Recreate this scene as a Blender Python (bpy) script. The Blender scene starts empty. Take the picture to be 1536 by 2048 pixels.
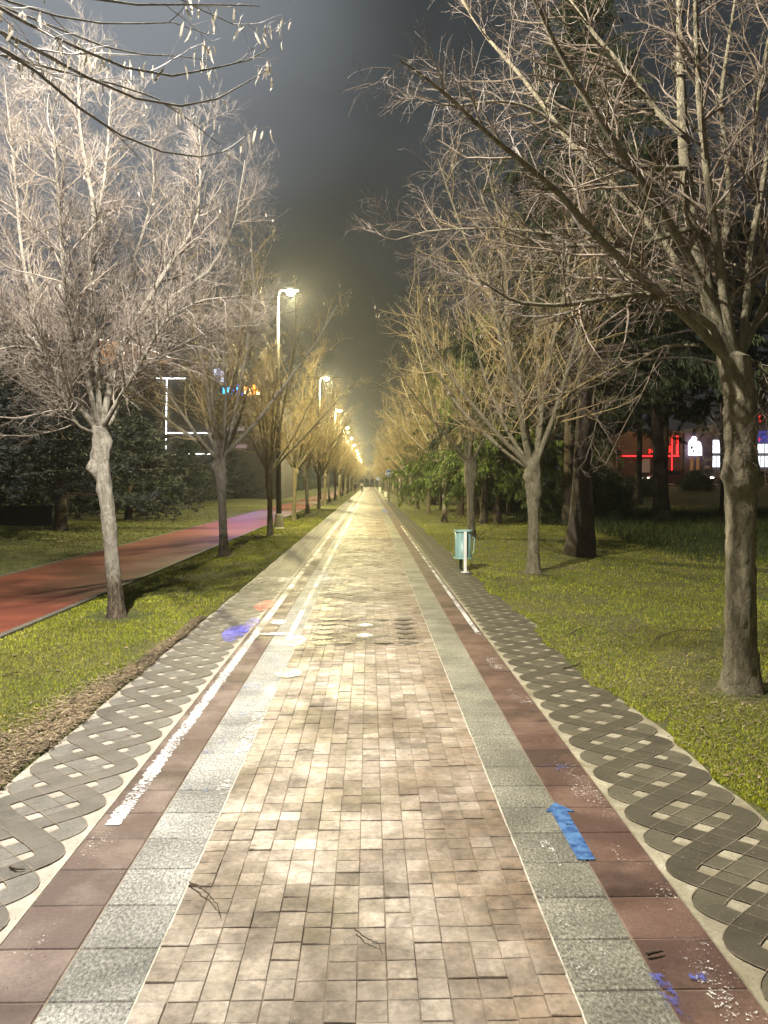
import bpy, bmesh, math, random
import numpy as np
from mathutils import Vector, Matrix
R_ = math.radians
C = bpy.context.scene.collection
SC = bpy.context.scene

# ------------------------------------------------------------------ camera
F = 1539.0; CAMH = 1.6
cam_d = bpy.data.cameras.new("camera"); cam = bpy.data.objects.new("camera", cam_d); C.objects.link(cam)
cam.location = (0, 0, CAMH); cam.rotation_euler = (R_(90 - 2.233), 0, R_(-1.08))
cam_d.sensor_fit = 'VERTICAL'; cam_d.sensor_height = 36; cam_d.sensor_width = 27
cam_d.lens = F / 2048 * 36; cam_d.clip_start = .05; cam_d.clip_end = 3000
SC.camera = cam
CM = cam.rotation_euler.to_matrix()
def P(px, py, Y):
    d = CM @ Vector(((px - 768) / F, (1024 - py) / F, -1)); k = Y / d.y
    return (d.x * k, Y, CAMH + d.z * k)
def G(px, py, z=0.0):
    d = CM @ Vector(((px - 768) / F, (1024 - py) / F, -1)); k = (z - CAMH) / d.z
    return (d.x * k, d.y * k)

# ------------------------------------------------------------------ view + world
SC.view_settings.view_transform = 'Standard'; SC.view_settings.look = 'None'
SC.view_settings.exposure = 0.0; SC.view_settings.gamma = 1
SC.cycles.use_denoising = True
SC.cycles.max_bounces = 5; SC.cycles.diffuse_bounces = 3; SC.cycles.glossy_bounces = 2
SC.cycles.transparent_max_bounces = 8; SC.cycles.volume_bounces = 0
SC.cycles.sample_clamp_indirect = 4; SC.cycles.sample_clamp_direct = 0
SC.cycles.volume_step_rate = 4; SC.cycles.volume_max_steps = 32
W = bpy.data.worlds.new("World"); SC.world = W; W.use_nodes = True
nt = W.node_tree; nt.nodes.clear()
wo = nt.nodes.new('ShaderNodeOutputWorld')
sky = nt.nodes.new('ShaderNodeTexSky'); sky.sky_type = 'NISHITA'; sky.sun_disc = False
sky.sun_elevation = R_(-4); sky.sun_rotation = R_(200)
b1 = nt.nodes.new('ShaderNodeBackground'); b1.inputs[1].default_value = .05
nt.links.new(sky.outputs[0], b1.inputs[0])
tc = nt.nodes.new('ShaderNodeTexCoord')
mp = nt.nodes.new('ShaderNodeMapping'); mp.inputs['Scale'].default_value = (1.2, 1.2, 2.0)
nz = nt.nodes.new('ShaderNodeTexNoise'); nz.inputs['Scale'].default_value = 2.2; nz.inputs['Detail'].default_value = 5
nz.inputs['Roughness'].default_value = .45; nz.inputs['Distortion'].default_value = .3
cr = nt.nodes.new('ShaderNodeValToRGB')
cr.color_ramp.elements[0].position = .33; cr.color_ramp.elements[0].color = (.013, .016, .018, 1)
cr.color_ramp.elements[1].position = .72; cr.color_ramp.elements[1].color = (.058, .068, .076, 1)
nt.links.new(tc.outputs['Generated'], mp.inputs[0]); nt.links.new(mp.outputs[0], nz.inputs[0]); nt.links.new(nz.outputs[0], cr.inputs[0])
b2 = nt.nodes.new('ShaderNodeBackground'); b2.inputs[1].default_value = 1.0
sz = nt.nodes.new('ShaderNodeSeparateXYZ'); nt.links.new(tc.outputs['Generated'], sz.inputs[0])
c2 = nt.nodes.new('ShaderNodeValToRGB'); c2.color_ramp.elements[0].position = .0; c2.color_ramp.elements[0].color = (.42, .36, .36, 1)
c2.color_ramp.elements[1].position = .55; c2.color_ramp.elements[1].color = (1.15, 1.15, 1.15, 1); nt.links.new(sz.outputs[2], c2.inputs[0])
wadd = nt.nodes.new('ShaderNodeMix'); wadd.data_type = 'RGBA'; wadd.blend_type = 'ADD'; wadd.inputs[0].default_value = 1
mu = nt.nodes.new('ShaderNodeMix'); mu.data_type = 'RGBA'; mu.blend_type = 'MULTIPLY'; mu.inputs[0].default_value = 1
dp = nt.nodes.new('ShaderNodeVectorMath'); dp.operation = 'DOT_PRODUCT'; _v = Vector(P(-60, -120, 5)) - Vector((0, 0, CAMH)); _v.normalize(); dp.inputs[1].default_value = _v   # glow painted into the upper left sky, in place of the lamp's veil
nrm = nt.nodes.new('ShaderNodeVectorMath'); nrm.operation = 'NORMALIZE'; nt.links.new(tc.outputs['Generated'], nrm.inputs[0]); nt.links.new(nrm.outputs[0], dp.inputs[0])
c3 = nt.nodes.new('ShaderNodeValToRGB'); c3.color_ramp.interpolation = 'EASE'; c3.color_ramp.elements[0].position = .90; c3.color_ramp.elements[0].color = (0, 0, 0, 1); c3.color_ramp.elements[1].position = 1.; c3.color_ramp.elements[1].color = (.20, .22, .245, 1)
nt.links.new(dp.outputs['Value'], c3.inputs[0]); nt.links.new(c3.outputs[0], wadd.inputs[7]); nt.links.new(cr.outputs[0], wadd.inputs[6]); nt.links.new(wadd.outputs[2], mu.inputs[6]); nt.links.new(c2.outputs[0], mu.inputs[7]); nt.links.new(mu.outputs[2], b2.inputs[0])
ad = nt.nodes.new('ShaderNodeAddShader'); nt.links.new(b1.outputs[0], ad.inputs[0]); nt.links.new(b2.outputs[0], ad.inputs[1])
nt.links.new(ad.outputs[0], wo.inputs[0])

# lamp positions (x of the pole, y, power, colour)
LAMP_H = 7.9
LAMPS = [(-2.95, -17.0, 2000, (1.0, .88, .66)), (-3.08, 4.6, 8600, (1.0, .92, .81))] + \
        [(-3.08, 26.2 + 21.6 * i, 7000, (1.0, .86, .44)) for i in range(11)]
HAZE = 0.00065

# ------------------------------------------------------------------ helpers
def tag(o, label=None, cat=None, group=None, kind=None):
    if label: o['label'] = label
    if cat: o['category'] = cat
    if group: o['group'] = group
    if kind: o['kind'] = kind
    return o
def empty(name, loc=(0, 0, 0), rz=0, label=None, cat=None, group=None):
    o = bpy.data.objects.new(name, None); C.objects.link(o); o.location = loc; o.rotation_euler = (0, 0, rz)
    o.empty_display_size = .2
    return tag(o, label, cat, group)
def copy_tree(o, parent=None):
    c = o.copy(); C.objects.link(c); c.parent = parent
    for ch in list(o.children): copy_tree(ch, c)
    return c
class MB:
    """collects geometry for one mesh"""
    def __init__(s): s.v = []; s.q = []; s.t = []; s.c = []; s.n = 0
    def add(s, v, quads=None, tris=None, col=None):
        v = np.asarray(v, float).reshape(-1, 3)
        if quads is not None and len(quads): s.q.append(np.asarray(quads, int).reshape(-1, 4) + s.n)
        if tris is not None and len(tris): s.t.append(np.asarray(tris, int).reshape(-1, 3) + s.n)
        s.v.append(v)
        if col is None: col = 0.5
        s.c.append(np.broadcast_to(np.asarray(col, float), (len(v),)).copy())
        s.n += len(v)
    def box(s, x0, x1, y0, y1, z0, z1, col=None):
        s.add([(x0, y0, z0), (x1, y0, z0), (x1, y1, z0), (x0, y1, z0), (x0, y0, z1), (x1, y0, z1), (x1, y1, z1), (x0, y1, z1)],
              [(0, 3, 2, 1), (4, 5, 6, 7), (0, 1, 5, 4), (1, 2, 6, 5), (2, 3, 7, 6), (3, 0, 4, 7)], col=col)
    def tube(s, pts, rad, S=8, cap=True, col=None):
        pts = np.asarray(pts, float)[None]; rad = np.broadcast_to(np.asarray(rad, float), (pts.shape[1],))[None]
        s.tubes(pts, rad, S, col)
        if cap:
            base = s.n - pts.shape[1] * S
            K = pts.shape[1]
            for k, rev in ((0, True), (K - 1, False)):
                ring = np.arange(S) + base + k * S
                c = s.n; s.v.append(pts[0, k][None]); s.c.append(np.array([.5])); s.n += 1
                tr = [(c, ring[(i + 1) % S], ring[i]) if rev else (c, ring[i], ring[(i + 1) % S]) for i in range(S)]
                s.t.append(np.array(tr))
    def tubes(s, Pp, Rr, S=3, col=None):
        M, K, _ = Pp.shape
        T = np.gradient(Pp, axis=1); T /= np.linalg.norm(T, axis=2, keepdims=True) + 1e-9
        d = Pp[:, -1] - Pp[:, 0]; d /= np.linalg.norm(d, axis=1, keepdims=True) + 1e-9
        ref = np.where(np.abs(d[:, 2:3]) < .8, np.array([[0, 0, 1.]]), np.array([[1., 0, 0]]))[:, None, :]
        N = np.cross(T, ref); N /= np.linalg.norm(N, axis=2, keepdims=True) + 1e-9
        B = np.cross(T, N)
        a = np.arange(S) * 2 * math.pi / S
        V = Pp[:, :, None] + Rr[:, :, None, None] * (np.cos(a)[None, None, :, None] * N[:, :, None] + np.sin(a)[None, None, :, None] * B[:, :, None])
        i = np.arange(M)[:, None, None] * K * S; k = np.arange(K - 1)[None, :, None] * S; j = np.arange(S)[None, None, :]; j2 = (j + 1) % S
        q = np.stack([i + k + j, i + k + S + j, i + k + S + j2, i + k + j2], -1).reshape(-1, 4)
        if col is not None and np.ndim(col) == 1: col = np.repeat(col, K * S)
        s.add(V.reshape(-1, 3), q, col=col)
    def lathe(s, prof, S=24, c=(0, 0)):
        prof = np.asarray(prof, float); K = len(prof); a = np.arange(S) * 2 * math.pi / S
        V = np.stack([c[0] + prof[:, 0:1] * np.cos(a), c[1] + prof[:, 0:1] * np.sin(a), np.repeat(prof[:, 1:2], S, 1)], -1)
        k = np.arange(K - 1)[:, None] * S; j = np.arange(S)[None]; j2 = (j + 1) % S
        s.add(V, np.stack([k + j, k + j2, k + S + j2, k + S + j], -1).reshape(-1, 4))
    def prism(s, poly, z0, z1, M=None):
        n = len(poly); v = [(x, y, z0) for x, y in poly] + [(x, y, z1) for x, y in poly]
        v = np.array(v, float)
        if M is not None: v = np.array([M @ Vector(p) for p in v])
        cc = v[:n].mean(0); cd = v[n:].mean(0)
        v = np.vstack([v, cc, cd])
        q = [(i, (i + 1) % n, n + (i + 1) % n, n + i) for i in range(n)]
        t = [(2 * n, (i + 1) % n, i) for i in range(n)] + [(2 * n + 1, n + i, n + (i + 1) % n) for i in range(n)]
        s.add(v, q, t)
    def build(s, name, mat, parent=None, smooth=False, loc=None):
        me = bpy.data.meshes.new(name)
        V = np.concatenate(s.v) if s.v else np.zeros((0, 3))
        Q = np.concatenate(s.q) if s.q else np.zeros((0, 4), int)
        T = np.concatenate(s.t) if s.t else np.zeros((0, 3), int)
        me.vertices.add(len(V)); me.vertices.foreach_set('co', V.ravel().astype(np.float32))
        L = np.concatenate([Q.ravel(), T.ravel()]); me.loops.add(len(L)); me.loops.foreach_set('vertex_index', L.astype(np.int32))
        nf = len(Q) + len(T); me.polygons.add(nf)
        st = np.concatenate([np.arange(len(Q)) * 4, len(Q) * 4 + np.arange(len(T)) * 3])
        me.polygons.foreach_set('loop_start', st.astype(np.int32))
        me.polygons.foreach_set('loop_total', np.concatenate([np.full(len(Q), 4), np.full(len(T), 3)]).astype(np.int32))
        me.polygons.foreach_set('use_smooth', np.full(nf, bool(smooth)))
        me.update(calc_edges=True); me.validate()
        at = me.attributes.new('var', 'FLOAT', 'POINT')
        cc = np.concatenate(s.c)
        if len(at.data) == len(cc): at.data.foreach_set('value', cc.astype(np.float32))
        o = bpy.data.objects.new(name, me); C.objects.link(o)
        if mat: me.materials.append(mat)
        if parent: o.parent = parent
        if loc: o.location = loc
        return o

# ------------------------------------------------------------------ materials
class NM:
    def __init__(s, name):
        s.m = bpy.data.materials.new(name); s.m.use_nodes = True; s.t = s.m.node_tree
        s.b = s.t.nodes['Principled BSDF']; s.out = s.t.nodes['Material Output']
        s.co = None
    def n(s, t, **k):
        x = s.t.nodes.new(t)
        for a, b in k.items(): setattr(x, a, b)
        return x
    def l(s, a, b): s.t.links.new(a, b)
    def coord(s, scale=(1, 1, 1), rot=(0, 0, 0), kind='Object'):
        if s.co is None: s.co = s.n('ShaderNodeTexCoord')
        m = s.n('ShaderNodeMapping'); m.inputs['Scale'].default_value = scale; m.inputs['Rotation'].default_value = rot
        s.l(s.co.outputs[kind], m.inputs[0]); return m.outputs[0]
    def noise(s, sc, det=4, rough=.55, scale=(1, 1, 1), dist=0):
        x = s.n('ShaderNodeTexNoise'); x.inputs['Scale'].default_value = sc; x.inputs['Detail'].default_value = det
        x.inputs['Roughness'].default_value = rough; x.inputs['Distortion'].default_value = dist
        s.l(s.coord(scale), x.inputs[0]); return x.outputs[0]
    def ramp(s, f, stops):
        r = s.n('ShaderNodeValToRGB'); e = r.color_ramp.elements
        while len(e) < len(stops): e.new(.5)
        for i, (p, c) in enumerate(stops):
            e[i].position = p; e[i].color = (c, c, c, 1) if isinstance(c, (int, float)) else (*c, 1)
        s.l(f, r.inputs[0]); return r.outputs[0]
    def mix(s, f, a, b, mode='MIX'):
        x = s.n('ShaderNodeMix', data_type='RGBA', blend_type=mode)
        for sock, v in ((x.inputs[0], f), (x.inputs[6], a), (x.inputs[7], b)):
            if isinstance(v, (int, float)): sock.default_value = v if sock == x.inputs[0] else (v, v, v, 1)
            elif isinstance(v, tuple): sock.default_value = (*v, 1)
            else: s.l(v, sock)
        return x.outputs[2]
    def math(s, op, a, b=0):
        x = s.n('ShaderNodeMath', operation=op)
        for i, v in enumerate((a, b)):
            if isinstance(v, (int, float)): x.inputs[i].default_value = v
            else: s.l(v, x.inputs[i])
        return x.outputs[0]
    def attr(s, n='var'):
        x = s.n('ShaderNodeAttribute'); x.attribute_name = n; return x.outputs['Fac']
    def base(s, c):
        if isinstance(c, tuple): s.b.inputs['Base Color'].default_value = (*c, 1)
        else: s.l(c, s.b.inputs['Base Color'])
    def rough(s, r):
        if isinstance(r, (int, float)): s.b.inputs['Roughness'].default_value = r
        else: s.l(r, s.b.inputs['Roughness'])
    def bump(s, h, st=.5, d=.01):
        x = s.n('ShaderNodeBump'); x.inputs['Strength'].default_value = st; x.inputs['Distance'].default_value = d
        s.l(h, x.inputs['Height']); s.l(x.outputs[0], s.b.inputs['Normal'])
    def emit(s, c, st):
        s.b.inputs['Emission Color'].default_value = (*c, 1); s.b.inputs['Emission Strength'].default_value = st
    def alpha(s, a):
        tr = s.n('ShaderNodeBsdfTransparent'); mx = s.n('ShaderNodeMixShader')
        s.l(a, mx.inputs[0]); s.l(tr.outputs[0], mx.inputs[1]); s.l(s.b.outputs[0], mx.inputs[2]); s.l(mx.outputs[0], s.out.inputs[0])

def simple(name, c, r=.6, metal=0, var=.25, sc=8, bump=0):
    m = NM(name); n = m.noise(sc)
    m.base(m.mix(m.ramp(n, [(.3, 0.), (.7, 1.)]), tuple(x * (1 - var) for x in c), tuple(min(1, x * (1 + var)) for x in c)))
    m.rough(r); m.b.inputs['Metallic'].default_value = metal
    if bump: m.bump(m.noise(sc * 6), bump, .01)
    return m.m
def glow(name, c, st):
    m = NM(name); m.base((.02, .02, .02)); m.emit(c, st); return m.m

def paver_mat():
    m = NM('paver_concrete')
    v = m.attr()
    tone = m.ramp(v, [(0, (.19, .163, .135)), (.35, (.275, .24, .20)), (.7, (.36, .322, .275)), (1, (.48, .44, .38))])
    big = m.ramp(m.noise(1.1, 6, .65), [(.40, (.42, .37, .32)), (.56, (1.1, 1.08, 1.06))])
    fine = m.ramp(m.noise(38, 5, .7), [(.3, .62), (.7, 1.18)])
    mid = m.ramp(m.noise(9, 4, .7, dist=.6), [(.32, .6), (.62, 1.15)])
    c = m.mix(1., tone, big, 'MULTIPLY'); c = m.mix(1., c, fine, 'MULTIPLY'); c = m.mix(1., c, mid, 'MULTIPLY')
    sx = m.n('ShaderNodeSeparateXYZ'); m.l(m.coord(), sx.inputs[0])   # soil trodden in from the lawn side
    d = m.math('ADD', m.math('MULTIPLY', sx.outputs[0], .34), m.math('MULTIPLY', m.noise(1.9, 6, .7), 1.0))
    c = m.mix(m.ramp(d, [(.50, 0.), (.78, .72)]), c, m.mix(m.ramp(m.noise(14, 5, .7), [(.4, 0.), (.6, 1.)]), (.09, .065, .04), (.24, .17, .11)))
    m.base(c); m.rough(m.ramp(m.noise(3, 4), [(.3, .42), (.7, .75)]))
    m.bump(m.noise(60, 6, .7), .55, .006); return m.m
def grey_mat(k=1., nm='rough_grey_slab', tint=(1, 1, 1)):
    m = NM(nm); v = m.attr()
    sp = m.ramp(m.noise(90, 4, .8, scale=(1, .6, 1)), [(.36, (.08, .085, .08)), (.5, (.28, .285, .27)), (.66, (.60, .60, .56))])
    big = m.ramp(m.noise(1.8, 4, .6), [(.35, .6), (.65, 1.25)])
    c = m.mix(1., sp, big, 'MULTIPLY'); c = m.mix(1., c, m.ramp(v, [(0, .8), (1, 1.15)]), 'MULTIPLY')
    c = m.mix(1., c, tuple(k * t for t in tint), 'MULTIPLY')
    m.base(c); m.rough(.6); m.bump(m.noise(70, 6, .8), .7, .01); return m.m
def red_mat(nm='red_brown_slab', tint=(1, 1, 1)):
    m = NM(nm); v = m.attr()
    tone = m.ramp(v, [(0, (.048, .029, .024)), (.5, (.080, .051, .044)), (1, (.125, .088, .078))])
    pale = m.ramp(m.noise(3.4, 4, .55), [(.45, 0.), (.75, .8)])
    c = m.mix(pale, tone, (.21, .165, .145))
    c = m.mix(1., c, m.ramp(m.noise(60, 5, .7), [(.3, .65), (.7, 1.2)]), 'MULTIPLY')
    c = m.mix(1., c, tint, 'MULTIPLY')
    m.base(c); m.rough(m.ramp(m.noise(4), [(.3, .5), (.7, .75)])); m.bump(m.noise(80, 5, .7), .35, .005); return m.m
def stone_mat(name, a, b, bumpy=.4, dirt=0.0, dirtc=(.10, .085, .045)):
    m = NM(name)
    c = m.mix(m.ramp(m.noise(7, 5, .65), [(.3, 0.), (.7, 1.)]), a, b)
    c = m.mix(1., c, m.ramp(m.noise(55, 5, .75), [(.3, .65), (.7, 1.2)]), 'MULTIPLY')
    if dirt: c = m.mix(m.ramp(m.noise(2.3, 6, .65), [(.35, dirt), (.62, .08)]), c, dirtc)
    m.base(c); m.rough(.62); m.bump(m.noise(60, 6, .7), bumpy, .006); return m.m
def paint_mat(name, c, lo, hi, sc=22, rough=.5):
    m = NM(name); m.base(m.mix(m.noise(30, 3), tuple(x * .8 for x in c), c)); m.rough(rough)
    a = m.math('ADD', m.math('MULTIPLY', m.noise(sc, 6, .75), .65), m.math('MULTIPLY', m.noise(3.2, 3, .5, scale=(1, .6, 1)), .35))
    m.alpha(m.ramp(a, [(lo, 0.), (hi, 1.)])); return m.m
def lawn_mat():
    m = NM('lawn_soil')
    a = m.ramp(m.noise(.9, 6, .65), [(.3, (.09, .11, .02)), (.52, (.13, .14, .03)), (.68, (.17, .145, .06))])
    f = m.ramp(m.noise(45, 6, .8, scale=(1, 1, .4)), [(.3, .3), (.7, 1.5)])
    c = m.mix(1., a, f, 'MULTIPLY')
    mm = m.ramp(m.noise(6, 5, .7), [(.3, .6), (.7, 1.25)])
    c = m.mix(1., c, mm, 'MULTIPLY')
    m.base(c); m.rough(.9); m.bump(m.noise(40, 6, .8), 1., .04); return m.m
def blade_mat():
    m = NM('grass_blades'); v = m.attr()
    c = m.ramp(v, [(0, (.13, .18, .009)), (.45, (.27, .315, .016)), (.75, (.40, .40, .04)), (1, (.50, .42, .15))])
    big = m.ramp(m.noise(1.1, 4), [(.35, .7), (.65, 1.25)])
    c = m.mix(1., c, big, 'MULTIPLY'); c = m.mix(m.ramp(m.noise(.55, 5, .6), [(.5, 0.), (.68, .5)]), c, (.20, .15, .055))
    m.base(c); m.rough(.9); m.b.inputs['Specular IOR Level'].default_value = .1; return m.m
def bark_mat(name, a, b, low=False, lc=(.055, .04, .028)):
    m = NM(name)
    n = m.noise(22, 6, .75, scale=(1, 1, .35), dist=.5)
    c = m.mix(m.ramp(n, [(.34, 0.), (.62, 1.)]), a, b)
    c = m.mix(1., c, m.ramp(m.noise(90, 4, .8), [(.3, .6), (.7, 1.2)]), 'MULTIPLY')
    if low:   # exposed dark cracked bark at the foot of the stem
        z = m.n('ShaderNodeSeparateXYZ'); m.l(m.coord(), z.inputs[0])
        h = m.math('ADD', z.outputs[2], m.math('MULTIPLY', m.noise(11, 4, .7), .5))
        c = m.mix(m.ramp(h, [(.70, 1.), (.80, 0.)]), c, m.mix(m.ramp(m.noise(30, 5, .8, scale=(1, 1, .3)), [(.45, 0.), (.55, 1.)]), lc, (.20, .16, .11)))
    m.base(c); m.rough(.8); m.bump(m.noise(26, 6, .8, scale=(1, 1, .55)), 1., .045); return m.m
def twig_mat(name, a, b):
    m = NM(name); m.base(m.mix(m.attr(), a, b)); m.rough(.6); return m.m
def leaf_mat(name, stops, sc=1.2):
    m = NM(name); c = m.ramp(m.attr(), stops)
    c = m.mix(1., c, m.ramp(m.noise(sc, 4, .6), [(.35, .6), (.65, 1.3)]), 'MULTIPLY')
    m.base(c); m.rough(.75); return m.m
def track_mat():
    m = NM('red_running_track')
    c = m.mix(m.ramp(m.noise(1.2, 5, .6, scale=(.35, 1.6, 1)), [(.3, 0.), (.7, 1.)]), (.11, .026, .014), (.22, .062, .032))
    c = m.mix(1., c, m.ramp(m.noise(80, 4, .7), [(.3, .7), (.7, 1.2)]), 'MULTIPLY')
    m.base(c); m.rough(.55); m.bump(m.noise(120, 4, .7), .4, .004); return m.m

M_PAVER = paver_mat(); M_GREY = grey_mat(.92); M_RED = red_mat(); M_GREYR = grey_mat(.62, 'mossy_grey_slab', (1, .97, .80)); M_REDR = red_mat('dark_red_brown_slab', (.82, .64, .52))
M_GROUT = stone_mat('sand_joint', (.13, .105, .075), (.26, .215, .155))
M_GROUTL = stone_mat('lime_joint', (.30, .28, .22), (.60, .57, .48))
M_MOSL = stone_mat('pale_concrete_left', (.25, .23, .195), (.45, .42, .37), .35, .25, (.2, .17, .13))
M_MOSR = stone_mat('muddy_concrete_right', (.26, .24, .16), (.46, .43, .33), .35, .85, (.12, .105, .06))
M_STD = stone_mat('dark_pebble_strand', (.038, .036, .031), (.080, .076, .068), .5, .3, (.22, .2, .17))
M_STL = stone_mat('grey_pebble_strand', (.085, .082, .073), (.155, .15, .137), .5)
M_STRD = stone_mat('muddy_dark_strand', (.035, .032, .020), (.068, .060, .038), .5, .6, (.055, .048, .03))
M_STRL = stone_mat('muddy_grey_strand', (.055, .051, .033), (.105, .097, .064), .5, .6, (.075, .065, .04))
M_DISC = stone_mat('white_pebble_inlay', (.50, .48, .42), (.72, .70, .64), .4)
M_LAWN = lawn_mat(); M_BLADE = blade_mat(); M_TRACK = track_mat()
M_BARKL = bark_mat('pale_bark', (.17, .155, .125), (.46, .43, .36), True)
M_BARKR = bark_mat('olive_bark', (.12, .105, .062), (.33, .295, .19))
M_TWL = twig_mat('pale_twig', (.12, .098, .08), (.31, .27, .23))
M_TWR = twig_mat('reddish_twig', (.065, .048, .036), (.20, .155, .11))
M_TWG = twig_mat('tan_twig', (.20, .15, .065), (.45, .35, .17))
M_POD = leaf_mat('dry_seed_bract', [(0, (.30, .27, .22)), (1, (.55, .52, .45))])
_t = M_POD.node_tree; _p = _t.nodes['Principled BSDF']; _tr = _t.nodes.new('ShaderNodeBsdfTranslucent'); _mx = _t.nodes.new('ShaderNodeMixShader'); _mx.inputs[0].default_value = .45
_t.links.new(_p.inputs['Base Color'].links[0].from_socket, _tr.inputs[0]); _t.links.new(_p.outputs[0], _mx.inputs[1]); _t.links.new(_tr.outputs[0], _mx.inputs[2]); _t.links.new(_mx.outputs[0], _t.nodes['Material Output'].inputs[0])
M_NEEDR = leaf_mat('cedar_needles', [(0, (.055, .09, .018)), (.6, (.13, .19, .038)), (1, (.23, .29, .07))])
M_NEEDD = leaf_mat('cedar_needles_painted_shade', [(0, (.018, .028, .010)), (.6, (.042, .060, .020)), (1, (.075, .095, .032))])  # darker copy of the cedar needles, shade of the unlit conifers painted in
M_NEEDL = leaf_mat('blue_grey_needles', [(0, (.03, .04, .036)), (.6, (.065, .08, .072)), (1, (.12, .14, .13))])
M_SHRUB = leaf_mat('dark_shrub_leaves', [(0, (.02, .035, .012)), (1, (.06, .09, .03))])
M_CBARK = bark_mat('dark_conifer_bark', (.05, .038, .028), (.13, .10, .075))

# ------------------------------------------------------------------ ground
def hz(x, y):
    x = np.asarray(x, float); y = np.asarray(y, float)
    a = np.clip((x - 2.6) / 3, 0, 1)
    h = a * (.05 * np.sin(x * .55 + y * .21) + .05 * np.sin(y * .37 - x * .3 + 1) + .03)
    h += np.clip((x - 9) / 6, 0, 1) * np.clip((y - 52) / 14, 0, 1) * 1.25
    h += np.clip((-6.4 - x) / 3, 0, 1) * .06 * (1 + np.sin(y * .3 + x * .5))
    return h
def edge_r(y):   # ragged soil edge on the right of the path
    y = np.asarray(y, float)
    e = 1.80 + .05 * np.sin(y * 1.5 + .4) + .035 * np.sin(y * 3.7 + 1) + .02 * np.sin(y * 9.1) + .012 * np.sin(y * 23)
    return np.where(y < 5, e + .08, e) - .05 * np.exp(-((y - 13.6) / 1.6) ** 2)
def edge_l(y):
    y = np.asarray(y, float); return -1.92 + .012 * np.sin(y * 4.1) + .01 * np.sin(y * 11.3)
def sheet(xs_fn, ys, name, mat, zf):
    mb = MB(); X = np.array([xs_fn(y) for y in ys]); K = X.shape[1]; Yg = np.repeat(ys[:, None], K, 1)
    Z = zf(X, Yg); n = len(ys)
    i = (np.arange(n - 1)[:, None] * K + np.arange(K - 1)[None]).ravel()
    mb.add(np.stack([X, Yg, Z], -1), np.stack([i, i + 1, i + K + 1, i + K], -1)); return mb.build(name, mat, smooth=True)
ysg = np.concatenate([[-900, -300, -100, -40, -12], np.arange(-4, 20, .25), np.arange(20, 60, 1), np.arange(60, 120, 2.5), [130, 160, 200, 260, 400, 900, 1800]])
xL = np.array([-1500, -600, -200, -90, -50, -35, -25, -20, -16, -13, -11, -9.5, -8.4, -7.4, -6.6, -6.2, -5, -3.9, -3.3, -2.6, -2.2])
xR = np.array([2.1, 2.5, 3, 3.7, 4.4, 5.2, 6, 7, 8, 9, 10, 11.5, 13, 15, 18, 22, 27, 34, 44, 60, 90, 200, 600, 1500])
def zl(x, y):
    base = hz(x, y) + .012
    if base.ndim == 2: base[:, len(xL) + 1:len(xL) + 4] = -.05
    return base
def xs(y): return np.concatenate([xL, [edge_l(y), float(edge_l(y)) + .02, 0, float(edge_r(y)) - .03, edge_r(y)], xR])
g = sheet(xs, ysg, 'ground', M_LAWN, zl); tag(g, kind='structure')

rg = np.random.default_rng(11)
Y0, Y1, YF = -1.0, 60.0, 262.0
X_ML, X_RL, X_GL, X_C0, X_C1, X_GR, X_RR, X_MR = -1.92, -1.28, -.998, -.722, .640, .920, 1.200, 1.90
mb = MB(); mb.box(X_ML, X_MR, Y0, YF, -.2, -.0045); tag(mb.build('path_bed', M_GROUT), kind='structure')
# central pavers: real blocks with joints, a few doubled, slightly uneven
mb = MB(); NC = 14; w = (X_C1 - X_C0) / NC; g_ = .0022
kil = (7.5, 8.95)
y = Y0
cols = []
for c in range(NC):
    y = Y0 + rg.uniform(0, .02); off = 0
    while y < 32:
        l = .0975 * (2 if rg.random() < .05 else 1)
        small = kil[0] < y < kil[1] and 1 <= c <= 12
        if small: l = .049
        z = rg.normal(0, .0016); v = np.clip(rg.normal(.5, .18), 0, 1); x0 = X_C0 + c * w
        parts = [(x0, x0 + w)] if not small else [(x0, x0 + w / 2), (x0 + w / 2, x0 + w)]
        for xa, xb in parts:
            vv = np.clip(v + rg.normal(0, .1), 0, 1) * (.6 if small else 1)
            a, b, d, e = xa + g_ / 2, xb - g_ / 2, y + g_ / 2, y + l - g_ / 2; bv = .0022
            tl = rg.normal(0, .0009, 4)
            mb.add([(a, d, -.01), (b, d, -.01), (b, e, -.01), (a, e, -.01),
                    (a, d, z - bv + .0), (b, d, z - bv), (b, e, z - bv), (a, e, z - bv),
                    (a + bv, d + bv, z + tl[0]), (b - bv, d + bv, z + tl[1]), (b - bv, e - bv, z + tl[2]), (a + bv, e - bv, z + tl[3])],
                   [(8, 9, 10, 11), (0, 1, 5, 4), (1, 2, 6, 5), (2, 3, 7, 6), (3, 0, 4, 7),
                    (4, 5, 9, 8), (5, 6, 10, 9), (6, 7, 11, 10), (7, 4, 8, 11)], col=vv)
        y += l
for j in range(int((YF - 32) / .39)):   # farther on, in coarser courses
    yy = 32 + j * .39
    for c in range(7): mb.box(X_C0 + c * 2 * w + .003, X_C0 + (c + 1) * 2 * w - .003, yy + .003, yy + .387, -.01, rg.normal(-.001, .0012), np.clip(rg.normal(.5, .2), 0, 1))
tag(mb.build('paver_path', M_PAVER), kind='structure')
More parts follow.
